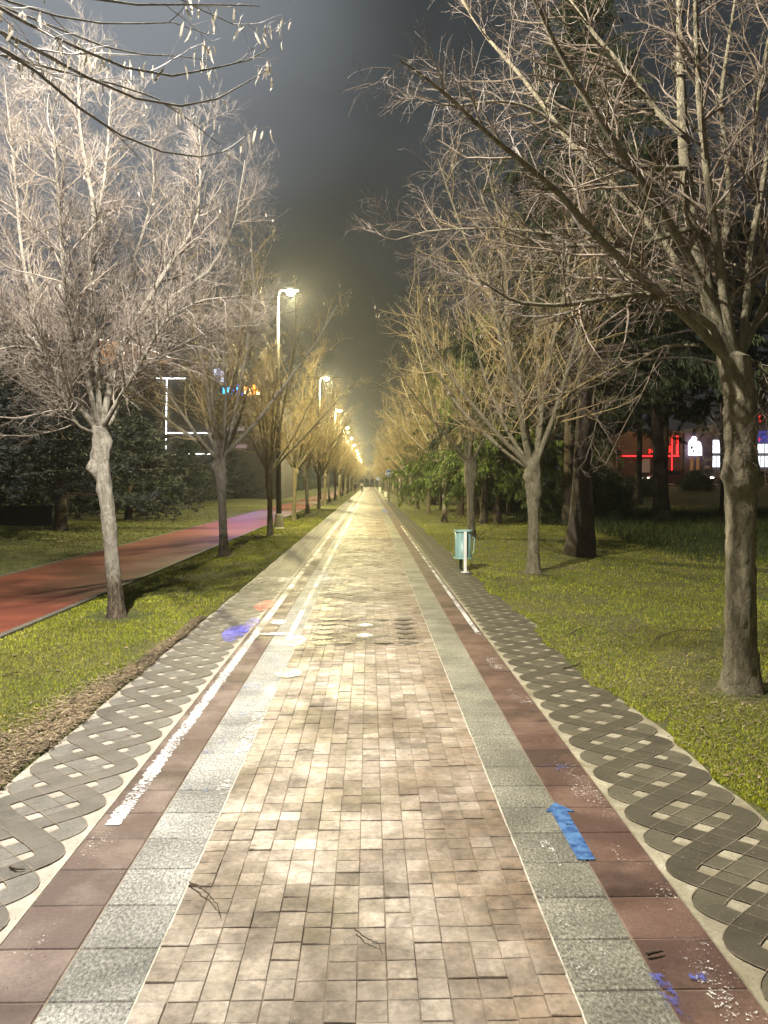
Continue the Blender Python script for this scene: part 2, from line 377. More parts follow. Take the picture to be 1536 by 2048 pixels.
def slabs(name, x0, x1, yoff, mat, seed):
    r = np.random.default_rng(seed); mb = MB(); k = 0; y = yoff - 12 * .272
    while y < YF:
        l = .272 if y < Y1 else .272 * 4
        z = r.normal(.0, .0005); a, b, d, e = x0 + .0025, x1 - .0025, y + .0025, y + l - .0025; bv = .004
        t = r.normal(0, .0004, 4)
        mb.add([(a, d, -.01), (b, d, -.01), (b, e, -.01), (a, e, -.01), (a, d, z - bv), (b, d, z - bv), (b, e, z - bv), (a, e, z - bv),
                (a + bv, d + bv, z + t[0]), (b - bv, d + bv, z + t[1]), (b - bv, e - bv, z + t[2]), (a + bv, e - bv, z + t[3])],
               [(8, 9, 10, 11), (0, 1, 5, 4), (1, 2, 6, 5), (2, 3, 7, 6), (3, 0, 4, 7), (4, 5, 9, 8), (5, 6, 10, 9), (6, 7, 11, 10), (7, 4, 8, 11)],
               col=np.clip(r.normal(.5, .28), 0, 1)); y += l
    return tag(mb.build(name, mat), kind='structure')
slabs('grey_strip', X_GL, X_C0, 2.326, M_GREY, 1); slabs('red_strip', X_RL, X_GL, 2.326, M_RED, 2)
slabs('grey_strip', X_C1, X_GR, 2.349, M_GREYR, 3); slabs('red_strip', X_GR, X_RR, 2.349, M_REDR, 4)
mb = MB()
for x in (X_C1, X_C0):
    mb.box(x - .0035, x + .0035, Y0, 60, -.01, -.0005)
tag(mb.build('joint_strip', M_GROUTL), kind='structure')
# interlaced pebble bands
def band(x0, x1, mat):
    mb = MB(); y = Y0
    mb.box(x0, x1, Y0, YF, -.011, .0); return tag(mb.build('mosaic_band', mat), kind='structure')
band(X_ML - .0, X_RL, M_MOSL); band(X_RR, X_MR + .06, M_MOSR)
def strands(xc, amp, dy0, phases, wd, z, mat, name, mirror=1):
    mb = MB(); ml = MB(); per = 1.04
    for ph in phases:
        lines = []
        yy = np.arange(Y0, 70, .02); t = (yy - dy0) / per * 2 * math.pi + ph * 2 * math.pi
        kx = .94; xx = xc + mirror * amp * np.arcsin(kx * np.cos(t)) / math.asin(kx)
        dx = np.gradient(xx, yy); n = np.stack([np.ones_like(yy), -dx], 1) / np.sqrt(1 + dx ** 2)[:, None]
        a = np.stack([xx, yy], 1) - n * wd / 2; b = np.stack([xx, yy], 1) + n * wd / 2; K = len(yy)
        zz = np.full(K, z + ph * .0012)
        V = np.concatenate([np.c_[a, zz], np.c_[b, zz]]); i = np.arange(K - 1)
        mb.add(V, np.stack([i, i + K, i + K + 1, i + 1], -1))
        for e in (a, b):
            K2 = int(K * .45); ee = e[:K2]; nn_ = n[:K2] * .0016; z2 = np.full(K2, .0064 + ph * .0008 + (.0004 if e is a else 0))
            V = np.concatenate([np.c_[ee - nn_, z2], np.c_[ee + nn_, z2]]); i2 = np.arange(K2 - 1); ml.add(V, np.stack([i2, i2 + K2, i2 + K2 + 1, i2 + 1], -1))
    tag(ml.build(name.replace('strands', 'strand_joints'), M_GROUT), kind='structure')
    return tag(mb.build(name, mat), kind='structure')
strands(-1.605, .235, 3.78, (.25, .75), .118, .0022, M_STL, 'grey_mosaic_strands')
strands(-1.605, .235, 3.78, (0, .5), .118, .0048, M_STD, 'dark_mosaic_strands')
strands(1.54, .26, 3.60, (.25, .75), .118, .0022, M_STRL, 'grey_mosaic_strands')
strands(1.54, .26, 3.60, (0, .5), .118, .0048, M_STRD, 'dark_mosaic_strands')
# red running track and its verge, lower wall
mb = MB(); mb.box(-6.1, -3.8, -30, 262, -.1, .03); o = mb.build('running_track', M_TRACK); tag(o, kind='structure')
mb = MB(); mb.box(-3.80, -3.72, -30, 262, -.1, .042); mb.box(-6.18, -6.10, -30, 262, -.1, .042)
tag(mb.build('track_kerb', stone_mat('dark_kerb', (.08, .075, .06), (.16, .15, .12))), kind='structure')
mb = MB(); mb.box(14, 140, 68, 80, .2, 1.33); tag(mb.build('road', simple('worn_asphalt', (.16, .14, .11), .7, 0, .3, 2)), kind='structure')
mb = MB(); mb.box(14, 140, 80, 88, .2, 1.45); tag(mb.build('pavement', simple('shop_pavement', (.3, .27, .22), .7, 0, .3, 2)), kind='structure')

# painted marks --------------------------------------------------------------
PW_S = paint_mat('worn_white_paint_solid', (.55, .55, .55), .43, .50, 48)
PW_W = paint_mat('worn_white_paint_thin', (.74, .74, .70), .455, .52, 30)
PW_F = paint_mat('flecked_white_paint', (.70, .68, .62), .585, .62, 75)
PB_W = paint_mat('worn_blue_paint', (.10, .13, .50), .54, .66, 34)
PB_T = paint_mat('faint_blue_paint', (.20, .28, .62), .54, .74, 14)
PR_W = paint_mat('worn_red_paint', (.60, .05, .06), .44, .54, 24)
PY_S = paint_mat('cream_paint', (.62, .62, .42), .40, .50, 16)
PK_W = paint_mat('dark_inlay', (.06, .05, .048), .26, .50, 24)
PWH = paint_mat('white_inlay', (.70, .69, .64), .34, .42, 24)
def marks(name, polys, mat, z=.0034):
    mb = MB()
    for k, p in enumerate(polys):
        n = len(p); zz = z + .0004 * k
        mb.add([(x, y, zz) for x, y in p] + [(sum(q[0] for q in p) / n, sum(q[1] for q in p) / n, zz)], tris=[(n, i, (i + 1) % n) for i in range(n)])
    return tag(mb.build(name, mat), kind='structure')
def strip(name, segs, mat, z=.0030, jit=.007, step=.012, seed=0):
    mb = MB(); r = np.random.default_rng(seed)
    for x0, x1, y0, y1 in segs:
        yy = np.arange(y0, y1, step); K = len(yy); d = r.normal(0, jit, (2, K)); zz = np.full(K, z)
        V = np.concatenate([np.c_[x0 + d[0], yy, zz], np.c_[x1 + d[1], yy, zz]]); i = np.arange(K - 1); mb.add(V, np.stack([i, i + K, i + K + 1, i + 1], -1))
    return tag(mb.build(name, mat), kind='structure')
def rect(x0, x1, y0, y1): return [(x0, y0), (x1, y0), (x1, y1), (x0, y1)]
def ell(x, y, a, b, n=20, rag=.1, seed=0):
    r = random.Random(seed); return [(x + a * math.cos(t) * (1 + r.uniform(-rag, rag)), y + b * math.sin(t) * (1 + r.uniform(-rag, rag))) for t in [i * 2 * math.pi / n for i in range(n)]]
strip('lane_line', [(-1.235, -1.165, 3.55, 8.2)], PW_S)
marks('lane_line', [rect(-1.24, -1.16, 8.2, 24), rect(-.86, -.80, 7.6, 24), rect(-1.24, -1.17, 24, 70), rect(-.86, -.79, 24, 70)], PW_W, .0032)
strip('lane_line', [(-.80, -.72, 3.9, 7.7)], paint_mat('broken_white_paint', (.62, .62, .62), .50, .58, 34), .0034)
marks('lane_line', [rect(1.12, 1.17, 8, 28)], PW_W, .0030)
marks('paint_flecks', [rect(-1.25, -1.12, 1.9, 3.5), rect(1.05, 1.18, 2.2, 8), rect(.66, .80, 2.0, 4.4), rect(-.80, -.72, 2.2, 3.9)], PW_F, .0040)
marks('crossing_mark', [rect(-1.9, -.45, 12.1, 12.9), rect(-1.75, -.2, 11.0, 11.6)], paint_mat('smeared_white_paint', (.66, .66, .60), .49, .60, 18), .0062)
marks('blue_paint', [ell(-1.42, 8.15, .13, .45, seed=3), ell(-1.33, 8.7, .08, .3, seed=4)], paint_mat('vivid_blue_paint', (.09, .09, .55), .44, .54, 22), .0076)
marks('red_paint', [ell(-1.35, 9.95, .12, .45, seed=5)], PR_W, .0076)
marks('blue_paint', [ell(1.03, 4.23, .09, .05, seed=6), rect(.90, .955, 2.2, 2.42), rect(1.03, 1.1, 2.38, 2.42)], PB_W, .0076)
marks('faint_blue_paint', [rect(X_GL + .01, X_GL + .16, 3.9, 6.3)], PB_T, .0038)
marks('cream_mark', [ell(-.74, 7.7, .095, .27, rag=.04, seed=7), ell(-.68, 6.4, .12, .16, seed=8)], PY_S, .0058)
marks('cream_mark', [ell(-1.04, 8.75, .09, .16, seed=9), [(-1.2, 8.03), (-.9, 7.98), (-.84, 8.06), (-.9, 8.14), (-1.2, 8.1)]], paint_mat('faded_cream_paint', (.62, .56, .5), .4, .5, 12), .0056)
marks('blue_lane_patch', [rect(.70, .98, 40, 45.5), rect(.66, .94, 66, 70)], paint_mat('blue_lane_paint', (.05, .08, .36), .3, .36), .0036)
marks('blue_lane_patch', [rect(-1.16, -.88, 42, 48)], paint_mat('teal_lane_paint', (.16, .26, .36), .36, .5), .0036)
dk = []; wh = []
cxs = [G(730, 1262)[0]]
for yy in (7.97, 8.55):
    dk.append([(cxs[0] - .26, yy), (cxs[0], yy - .2), (cxs[0] + .26, yy), (cxs[0], yy + .2)]); wh.append([(cxs[0] - .09, yy), (cxs[0], yy - .1), (cxs[0] + .09, yy), (cxs[0], yy + .1)])
for i in range(6):
    for sx in (-1, 1):
        yy = 7.58 + i * .26; x = cxs[0] + sx * .43
        dk.append([(x - .13, yy), (x, yy - .09), (x + .13, yy), (x, yy + .09)])
for yy in (7.58, 8.86):
    for sx in (-.2, .2): dk.append([(cxs[0] + sx - .1, yy), (cxs[0] + sx, yy - .06), (cxs[0] + sx + .1, yy), (cxs[0] + sx, yy + .06)])
marks('woven_motif', dk, PK_W, .0058); marks('woven_motif_centre', wh, PWH, .0068)
# blue arrow on the right hand lane
mb = MB(); mb.prism([(.880, 3.18), (.956, 3.18), (.958, 3.655), (.880, 3.655)], .0030, .0038); mb.prism([(.995, 3.6555), (.922, 3.765), (.852, 3.6555)], .0030, .0038)
ar = mb.build('painted_arrow', paint_mat('blue_arrow_paint', (.07, .22, .60), .22, .30, 30, .4))
tag(ar, 'blue painted arrow pointing ahead across the grey and red slabs', 'arrow marking')
m = NM('arrow_paint_blotched'); m.base(m.mix(m.ramp(m.noise(14, 5, .6), [(.42, 0.), (.56, 1.)]), (.02, .065, .19), (.065, .155, .31))); m.rough(.5); m.alpha(m.ramp(m.noise(40, 6, .75), [(.36, 0.), (.42, 1.)])); ar.data.materials[0] = m.m

# ------------------------------------------------------------------ grass (stuff)
TREE_FEET = [G(*p) for p in ((235, 1237), (1484, 1385), (448, 1112), (541, 1071), (587, 1041), (1067, 1147), (943, 1078), (888, 1045), (1162, 1112), (566, 1058))]
def blades(name, n, xr, yfn, seed, hmin=.022, hmax=.05, dry=.2):
    r = np.random.default_rng(seed)
    u = r.random(n); y = yfn(u); lo, hi = xr(y); x = lo + (hi - lo) * r.random(n) ** 1.15
    z = hz(x, y) + .006; sc = np.clip(y / 7, .8, 3.2)
    h = r.uniform(hmin, hmax, n) * .62 * sc ** .4; wd = r.uniform(.0016, .0036, n) * sc
    keep = np.ones(n, bool)
    for tx, ty in TREE_FEET:
        keep &= ((x - tx) ** 2 + (y - ty) ** 2) > (.24 + .2 * r.random(n)) ** 2
    bare = np.sin(x * 2.3 + 1.7 * np.sin(y * 1.3)) * np.sin(y * 1.9 + 1.1 * np.sin(x * 2.9)); keep &= (bare < .55) | (r.random(n) < .35)
    h = np.where(keep, h, .0005)
    a = r.random(n) * 6.283; lean = r.normal(0, .55, (n, 2))
    b = np.stack([x, y, z], 1); s = np.stack([np.cos(a), np.sin(a), 0 * a], 1) * wd[:, None]
    tip = b + np.stack([lean[:, 0] * h, lean[:, 1] * h, h], 1)
    mid = b + np.stack([lean[:, 0] * h * .35, lean[:, 1] * h * .35, h * .6], 1)
    V = np.stack([b - s, b + s, mid + s * .7, mid - s * .7, tip], 1).reshape(-1, 3)
    i = np.arange(n)[:, None] * 5
    patch = .5 + .5 * np.sin(x * 1.7 + 2 * np.sin(y * .6)) * np.sin(y * 1.1 + x)
    v = np.clip(r.normal(.42, .2, n) + dry * (patch - .4) + (r.random(n) < .08) * .5, 0, 1)
    mb = MB(); mb.add(V, i + np.array([[0, 1, 2, 3]]), i + np.array([[3, 2, 4]]), col=np.repeat(v, 5))
    o = mb.build(name, M_BLADE); return tag(o, kind='stuff')
ypow = lambda a, b: (lambda u: 1 / (1 / a + (1 / b - 1 / a) * u))
_g = M_BLADE; M_BLADE = simple('verge_grass_painted_shade', (.085, .105, .022), .9, 0, .4, 3)  # shade over this verge painted in as a darker blade colour
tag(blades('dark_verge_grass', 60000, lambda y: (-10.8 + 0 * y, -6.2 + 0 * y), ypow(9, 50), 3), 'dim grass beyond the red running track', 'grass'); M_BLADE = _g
tag(blades('verge_grass', 170000, lambda y: (edge_l(y) * 0 - 3.72, edge_l(y) - .01), ypow(2.2, 45), 1), 'short green grass on the left verge between path and red track', 'grass')
tag(blades('lawn_grass', 330000, lambda y: (edge_r(y) - .01, 4.2 + y * .45), ypow(2.6, 50), 2, dry=.35), 'yellow green lawn grass spreading right of the path', 'grass')
_g = M_BLADE; M_BLADE = simple('rough_grass_painted_shade', (.035, .055, .016), .9, 0, .5, 3)  # tree shade at the back of the lawn put into the blade colour
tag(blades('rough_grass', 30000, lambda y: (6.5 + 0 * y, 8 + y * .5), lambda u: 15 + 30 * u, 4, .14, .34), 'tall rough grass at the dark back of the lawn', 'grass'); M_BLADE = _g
def litter(name, n, xf, yf, seed, label, L=(.02, .07)):
    r = np.random.default_rng(seed); y = yf(r, n); x = xf(r, y, n); z = hz(x, y) + .02 + r.random(n) * .012
    a = r.random(n) * 6.283; l = r.uniform(*L, n); wd = r.uniform(.002, .007, n) * (3. if name == 'fallen_leaves' else 1)
    d = np.stack([np.cos(a), np.sin(a), r.normal(0, .15, n)], 1) * l[:, None]; s = np.stack([-np.sin(a), np.cos(a), 0 * a], 1) * wd[:, None]
    b = np.stack([x, y, z], 1)
    V = np.stack([b - s * .4, b + d * .5 - s, b + d, b + d * .5 + s], 1).reshape(-1, 3)
    mb = MB(); mb.add(V, np.arange(n)[:, None] * 4 + np.array([[0, 1, 2, 3]]), col=np.repeat(r.random(n), 4))
    o = mb.build(name, leaf_mat('dead_leaf_' + name, [(0, (.06, .04, .022)), (.6, (.15, .11, .065)), (1, (.30, .24, .15))])); tag(o, label, 'leaf litter', kind='stuff')
litter('leaf_litter', 22000, lambda r, y, n: edge_l(y) - .01 - np.abs(r.normal(0, .40, n)) * np.clip(1.5 - y / 5, .10, 1.1), lambda r, n: 2.4 + 6.6 * r.random(n) ** 1.4 ** 1.0, 5, 'brown leaf litter and dry stalks along the left path edge')
litter('fallen_leaves', 500, lambda r, y, n: np.where(r.random(n) < .3, r.uniform(-3.6, -2.0, n), 1.9 + np.abs(r.normal(0, 2.5, n))), lambda r, n: r.uniform(3, 16, n), 16, 'scattered pale fallen leaves on both lawns', (.03, .06))
litter('dry_litter', 12000, lambda r, y, n: edge_r(y) + .02 + np.abs(r.normal(0, 1.2, n)), lambda r, n: r.uniform(3, 14, n), 6, 'dry straw scattered over the right lawn', (.015, .05))
def crumbs():
    r = np.random.default_rng(9); n = 1500; y = 1 / (1 / 2.3 + (1 / 26 - 1 / 2.3) * r.random(n)); x = np.where(r.random(n) < .55, r.normal(1.35, .3, n), r.uniform(-1.9, 1.8, n)); x = np.clip(x, -1.9, 1.85)
    s = r.uniform(.001, .0032, n); a = r.random(n) * 6.28
    b = np.stack([x, y, np.full(n, .0135)], 1); o1 = np.stack([np.cos(a), np.sin(a), 0 * a], 1) * s[:, None]; o2 = np.stack([-np.sin(a), np.cos(a), 0 * a], 1) * (s * r.uniform(.4, 1, n))[:, None]
    V = np.stack([b - o1, b - o2, b + o1, b + o2, b + np.array([0, 0, .003])], 1).reshape(-1, 3); i = np.arange(n)[:, None] * 5
    mb = MB(); mb.add(V, tris=np.concatenate([i + np.array([[0, 1, 4]]), i + np.array([[1, 2, 4]]), i + np.array([[2, 3, 4]]), i + np.array([[3, 0, 4]])]), col=np.repeat(r.random(n), 5))
    tag(mb.build('path_crumbs', leaf_mat('crumb_tones', [(0, (.05, .035, .02)), (.6, (.22, .17, .1)), (1, (.36, .31, .22))])), 'small crumbs of bud scales and grit strewn over the paving', 'debris', kind='stuff')
crumbs()

# ------------------------------------------------------------------ bare trees
def grow(Pp, Rr, n, r, t=(.15, 1.), ang=(35, 60), L=(.5, 1.), K=6, rr=.55, up=.3, wob=.12, tl=.5, rmax=1., tipr=.3, bias=None, rmin=.0012, flat=0.):
    M, Kp, _ = Pp.shape
    ti = t[0] + (t[1] - t[0]) * (np.arange(n)[None] + r.random((M, n))) / n
    f = ti * (Kp - 1); k = np.minimum(f.astype(int), Kp - 2); w = (f - k)[..., None]; mi = np.arange(M)[:, None]
    base = Pp[mi, k] * (1 - w) + Pp[mi, k + 1] * w; T = Pp[mi, k + 1] - Pp[mi, k]; T /= np.linalg.norm(T, axis=2, keepdims=True) + 1e-9
    rb = Rr[mi, k] * (1 - w[..., 0]) + Rr[mi, k + 1] * w[..., 0]
    q = r.normal(size=(M, n, 3)); q[..., 2] *= (1 - flat)
    if bias is not None: q += np.asarray(bias)
    q -= (q * T).sum(2, keepdims=True) * T; q /= np.linalg.norm(q, axis=2, keepdims=True) + 1e-9
    a = np.radians(r.uniform(*ang, (M, n)))[..., None]
    d = np.cos(a) * T + np.sin(a) * q
    l = r.uniform(*L, (M, n)) * (1 - tl * ti)
    base = base.reshape(-1, 3); d = d.reshape(-1, 3); l = l.ravel(); rb = rb.ravel()
    N = len(l); out = np.zeros((N, K, 3)); out[:, 0] = base; cur = d
    for j in range(1, K):
        cur = cur + np.array([0, 0, up]) / K + r.normal(size=(N, 3)) * wob
        cur /= np.linalg.norm(cur, axis=1, keepdims=True); out[:, j] = out[:, j - 1] + cur * (l / (K - 1))[:, None]
    r0 = np.clip(rb * rr, rmin, rmax); rad = r0[:, None] * np.linspace(1, tipr, K)[None]
    return out, np.maximum(rad, .0006)
def resample(pts, K):
    pts = np.asarray(pts, float); d = np.r_[0, np.cumsum(np.linalg.norm(np.diff(pts, axis=0), axis=1))]
    # Catmull-Rom-like smoothing
    t = np.linspace(0, d[-1], K * 3); q = np.stack([np.interp(t, d, pts[:, i]) for i in range(3)], 1)
    for _ in range(3): q[1:-1] = (q[:-2] + 2 * q[1:-1] + q[2:]) / 4
    idx = np.linspace(0, len(q) - 1, K); return np.stack([np.interp(idx, np.arange(len(q)), q[:, i]) for i in range(3)], 1)
def trunk(mb, pts, rad, S=22, r=None, burls=(), amp=.05):
    """closed, lumpy stem; pts path, rad radii; burls = (t, angle, size, spread)"""
    K = 46; Pp = resample(pts, K); t = np.linspace(0, 1, K); R0 = np.interp(t, np.linspace(0, 1, len(rad)), rad)
    a = np.arange(S) * 2 * math.pi / S; V = np.zeros((K, S, 3))
    ph = r.random(6) * 6.28
    for k in range(K):
        rr = R0[k] * (1 + amp * (np.sin(a * 3 + ph[0] + 4 * t[k]) + .7 * np.sin(a * 5 + ph[1] - 9 * t[k]) + .6 * np.sin(a * 2 + ph[2] + 15 * t[k]) + .5 * np.sin(a * 8 + ph[3] + 22 * t[k])))
        rr += R0[k] * .05 * r.normal(size=S)
        rr *= 1 + .75 * math.exp(-t[k] * 15) * (1 + .35 * np.sin(a * 4 + ph[4]))
        for bt, ba, bs, bw in burls:
            da = (a - ba + math.pi) % (2 * math.pi) - math.pi
            rr += bs * np.exp(-((t[k] - bt) / bw) ** 2 - (da / .55) ** 2)
        V[k] = Pp[k] + np.stack([np.cos(a) * rr, np.sin(a) * rr, 0 * a], 1)
    k = np.arange(K - 1)[:, None] * S; j = np.arange(S)[None]; j2 = (j + 1) % S
    mb.add(V, np.stack([k + j, k + j2, k + S + j2, k + S + j], -1).reshape(-1, 4))
    mb.add(np.vstack([V[-1], Pp[-1] + [0, 0, R0[-1] * .6]]), tris=[(i, (i + 1) % S, S) for i in range(S)])
def rad_taper(K, r0, r1, p=1.): return (r0 - r1) * (1 - np.linspace(0, 1, K)) ** p + r1
def dress(limbs, seed, nb=14, nt_=9, nl=3, bl=(.7, 1.5), twl=(.22, .5), up=.35, bias=None, pods=0, ll=(.05, .14), wob=.13, bang=(30, 62)):
    """limbs: (P,R) arrays -> branches, twigs, twiglets"""
    r = np.random.default_rng(seed); out = []
    b, br = grow(limbs[0], limbs[1], nb, r, (.12, 1), bang, bl, 8, .5, up, wob, .55, .0105, bias=bias, rmin=.0028)
    t, tr = grow(b, br, nt_, r, (.15, 1), (28, 60), twl, 6, .5, up * .7, .16, .45, .0042, rmin=.0014)
    l, lr = grow(t, tr, nl, r, (.25, 1), (30, 60), ll, 3, .6, .2, .15, .3, .002, rmin=.0009)
    t2, tr2 = grow(limbs[0], limbs[1], nb, r, (.2, 1), (30, 70), twl, 6, .2, up, .16, .3, .004, rmin=.0015)
    return (b, br), (t, tr), (l, lr), (t2, tr2)
def crown_mesh(mb, sets, seed, S=(6, 4, 3, 3)):
    r = np.random.default_rng(seed + 99)
    for (p, q), s in zip(sets, S): mb.tubes(p, q, s, col=r.random(len(p)))
def pods_on(mb, tw, n, seed, L=(.045, .085), wd=(.006, .011)):
    r = np.random.default_rng(seed); M, K, _ = tw.shape
    i = r.integers(0, M, n); k = r.integers(1, K, n); b = tw[i, k]
    l = r.uniform(*L, n); w = r.uniform(*wd, n); a = r.random(n) * 6.28
    dn = np.stack([r.normal(0, .25, n), r.normal(0, .25, n), -np.ones(n)], 1) * l[:, None]; s = np.stack([np.cos(a), np.sin(a), 0 * a], 1) * w[:, None]
    b = b + np.array([0, 0, -.01]); cz = np.cross(dn, s); cz /= np.linalg.norm(cz, axis=1, keepdims=True) + 1e-9; bow = cz * (l * .12)[:, None]
    V = np.stack([b, b + dn * .3 - s + bow, b + dn * .3 + s + bow, b + dn * .75 - s * .8 + bow, b + dn * .75 + s * .8 + bow, b + dn], 1).reshape(-1, 3)
    i6 = np.arange(n)[:, None] * 6
    mb.add(V, i6 + np.array([[1, 2, 4, 3]]), np.concatenate([i6 + np.array([[0, 2, 1]]), i6 + np.array([[3, 4, 5]])]), col=np.repeat(r.random(n), 6))

ORD = ['', 'first', 'second', 'third', 'fourth', 'fifth', 'sixth', 'seventh', 'eighth', 'ninth', 'tenth', 'eleventh', 'twelfth', 'thirteenth', 'fourteenth', 'fifteenth',
       'sixteenth', 'seventeenth', 'eighteenth', 'nineteenth', 'twentieth', 'twenty-first', 'twenty-second', 'twenty-third', 'twenty-fourth', 'twenty-fifth',
       'twenty-sixth', 'twenty-seventh', 'twenty-eighth', 'twenty-ninth', 'thirtieth', 'thirty-first', 'thirty-second', 'thirty-third', 'thirty-fourth']
def generic_tree(seed, H=7.4, fork=2.1, spread=2.2, nl=9, bark=None, twig=None, tr=.13, dens=1., side=0., pods=500):
    """a pollarded lime: knobbly stem, upswept limbs, dense twigs. side = lean of limbs to +x"""
    r = np.random.default_rng(seed); root = empty('bare_tree')
    mb = MB(); lean = r.normal(0, .05, 2)
    trunk(mb, [(0, 0, -.1), (lean[0] * .5, lean[1] * .5, fork * .5), (lean[0], lean[1], fork)], [tr * 1.05, tr * .92, tr * .85, tr * 1.3, tr * 1.15], 18, r,
          [(.82 + .05 * r.normal(), r.random() * 6.28, tr * .8, .04), (.9, r.random() * 6.28, tr * .9, .05), (.7, r.random() * 6.28, tr * .5, .03)])
    K = 12; Pl = []; Rl = []
    for i in range(nl):
        az = i * 2.4 + r.normal(0, .3); el = R_(r.uniform(4, 18)) if i < 4 else R_(r.uniform(22, 58)); 
        L = (H - fork) * (1.02 if i < 3 else r.uniform(.62, .85)) * (1 if i < 3 else min(1.0, spread / 2.4 + .1))
        d = np.array([math.sin(el) * math.cos(az) + side * .35, math.sin(el) * math.sin(az), math.cos(el)]); d /= np.linalg.norm(d)
        p = np.array([lean[0] + .07 * math.cos(az), lean[1] + .07 * math.sin(az), fork - .12 - .1 * r.random()]); q = [p]
        for k in range(K - 1):
            d = d + np.array([0, 0, .055 if i >= 3 else .03]) + r.normal(0, .055, 3); d /= np.linalg.norm(d); p = p + d * L / (K - 1); q.append(p)
        Pl.append(q); Rl.append(rad_taper(K, r.uniform(.036, .055), .006, .8))
    Pl = np.array(Pl); Rl = np.array(Rl); mb.tubes(Pl, Rl, 7)
    mb.build('trunk', bark, root, smooth=True)
    cb = MB(); sets = dress((Pl, Rl), seed, int(19 * dens), int(12 * dens), 4, bl=(.55 * spread / 2, 1.3 * spread / 2)); crown_mesh(cb, sets, seed)
    cb.build('crown', twig, root)
    if pods:
        pb = MB(); pods_on(pb, sets[1][0], pods, seed); pb.build('seed_bracts', M_POD, root)['kind'] = 'stuff'
    return root

# hero tree, front left
Tl = Vector((*G(235, 1237), 0)); YL = Tl.y
hero = empty('bare_tree', (Tl.x, YL, 0), 0, 'pale bare tree nearest on the left, burl on its stem, dark cracked foot', 'tree', 'bare trees along the left verge')
def W2L(pts, o): return [(p[0] - o[0], p[1] - o[1], p[2] - o[2]) for p in pts]
r = np.random.default_rng(5); o3 = (Tl.x, YL, 0)
mb = MB()
tp = [(0, 0, -.15)] + W2L([P(230, 1180, YL), P(222, 1100, YL), P(215, 1020, YL), P(206, 950, YL), P(199, 880, YL), P(197, 855, YL)], o3)
trunk(mb, tp, [.092, .083, .078, .077, .081, .078, .088, .080], 28, r,
      [(.80, math.pi * 1.1, .10, .035), (.86, math.pi * .95, .05, .03), (.93, .2, .07, .05), (.70, 3.4, .03, .02), (.50, .1, .02, .012), (.55, 3.0, .02, .015)], .035)
def limb(pp, Ys, K=14):
    n = len(pp); return resample([P(x, y, Ys[0] + (Ys[1] - Ys[0]) * (i / (n - 1))) for i, (x, y) in enumerate(pp)], K)
defs = [([(196, 862), (165, 822), (140, 795), (110, 750), (85, 700), (40, 655), (0, 615), (-50, 560)], (0, -.5), .042),
        ([(197, 860), (178, 790), (172, 700), (183, 600), (186, 500), (189, 410), (165, 300), (155, 210), (160, 90)], (0, .2), .050),
        ([(200, 860), (198, 790), (190, 700), (180, 560), (178, 480), (205, 400), (215, 300), (222, 180)], (0, -.35), .036),
        ([(203, 862), (215, 800), (222, 760), (240, 700), (290, 610), (345, 520), (395, 450), (402, 330), (398, 250)], (0, -.1), .046),
        ([(204, 862), (230, 835), (238, 790), (275, 745), (320, 715), (380, 680), (440, 655), (520, 650)], (0, .5), .032),
        ([(194, 858), (160, 800), (150, 720), (90, 650), (60, 600), (40, 480), (30, 350), (8, 150)], (0, .35), .036),
        ([(198, 860), (150, 760), (110, 640), (60, 560), (50, 440), (60, 300), (50, 180)], (0, .8), .034),
        ([(200, 860), (235, 780), (300, 700), (330, 600), (420, 545), (470, 450), (490, 320)], (0, .9), .036),
        ([(197, 870), (150, 850), (90, 700), (30, 690), (-40, 710)], (0, -.6), .020),
        ([(200, 862), (260, 760), (330, 640), (400, 600), (500, 590)], (0, -.6), .026),
        ([(198, 860), (185, 760), (200, 640), (270, 520), (310, 380), (300, 250)], (0, 1.1), .034),
        ([(198, 860), (170, 740), (130, 600), (120, 450), (110, 300), (100, 170)], (0, -.9), .034)]
PL = []; RL = []
for pts, dy, rad in defs:
    q = limb(pts, (YL + dy[0] * .05, YL + dy[1] * 1.6), 16); PL.append(W2L(q, o3)); RL.append(rad_taper(16, rad, .005, .85))
PL = np.array(PL); RL = np.array(RL); mb.tubes(PL, RL, 8)
mb.build('trunk', M_BARKL, hero, smooth=True)
cb = MB(); sets = dress((PL, RL), 21, 36, 17, 6, bl=(.5, 1.2)); crown_mesh(cb, sets, 21); cb.build('crown', M_TWL, hero)
pb = MB(); pods_on(pb, sets[1][0], 260, 4, (.03, .06)); pb.build('seed_bracts', M_POD, hero)['kind'] = 'stuff'

# hero tree, front right
Tr = Vector((*G(1484, 1385), 0)); YR = Tr.y
hr = empty('bare_tree', (Tr.x, YR, 0), 0, 'stout smooth barked bare tree nearest on the right, swollen burl on its stem', 'tree', 'bare trees along the right lawn')
o3 = (Tr.x, YR, float(hz(Tr.x, YR))); hr.location.z = o3[2]
r = np.random.default_rng(8); mb = MB()
tp = [(0, 0, -.15)] + W2L([P(1481, 1300, YR), P(1481, 1180, YR), P(1482, 1040, YR), P(1482, 940, YR), P(1483, 860, YR), P(1478, 780, YR), P(1467, 715, YR)], o3)
trunk(mb, tp, [.128, .114, .108, .104, .102, .112, .114, .106, .115], 30, r,
      [(.64, 3.7, .04, .05), (.72, 4.3, .07, .02), (.675, 3.3, .05, .018), (.655, -.15, .10, .014), (.69, 5.0, .05, .014), (.645, 4.5, .05, .012), (.60, 4.0, -.03, .012), (.85, 4.2, .02, .02), (.45, 4.4, .008, .008), (.3, 4.6, .010, .01)], .026)
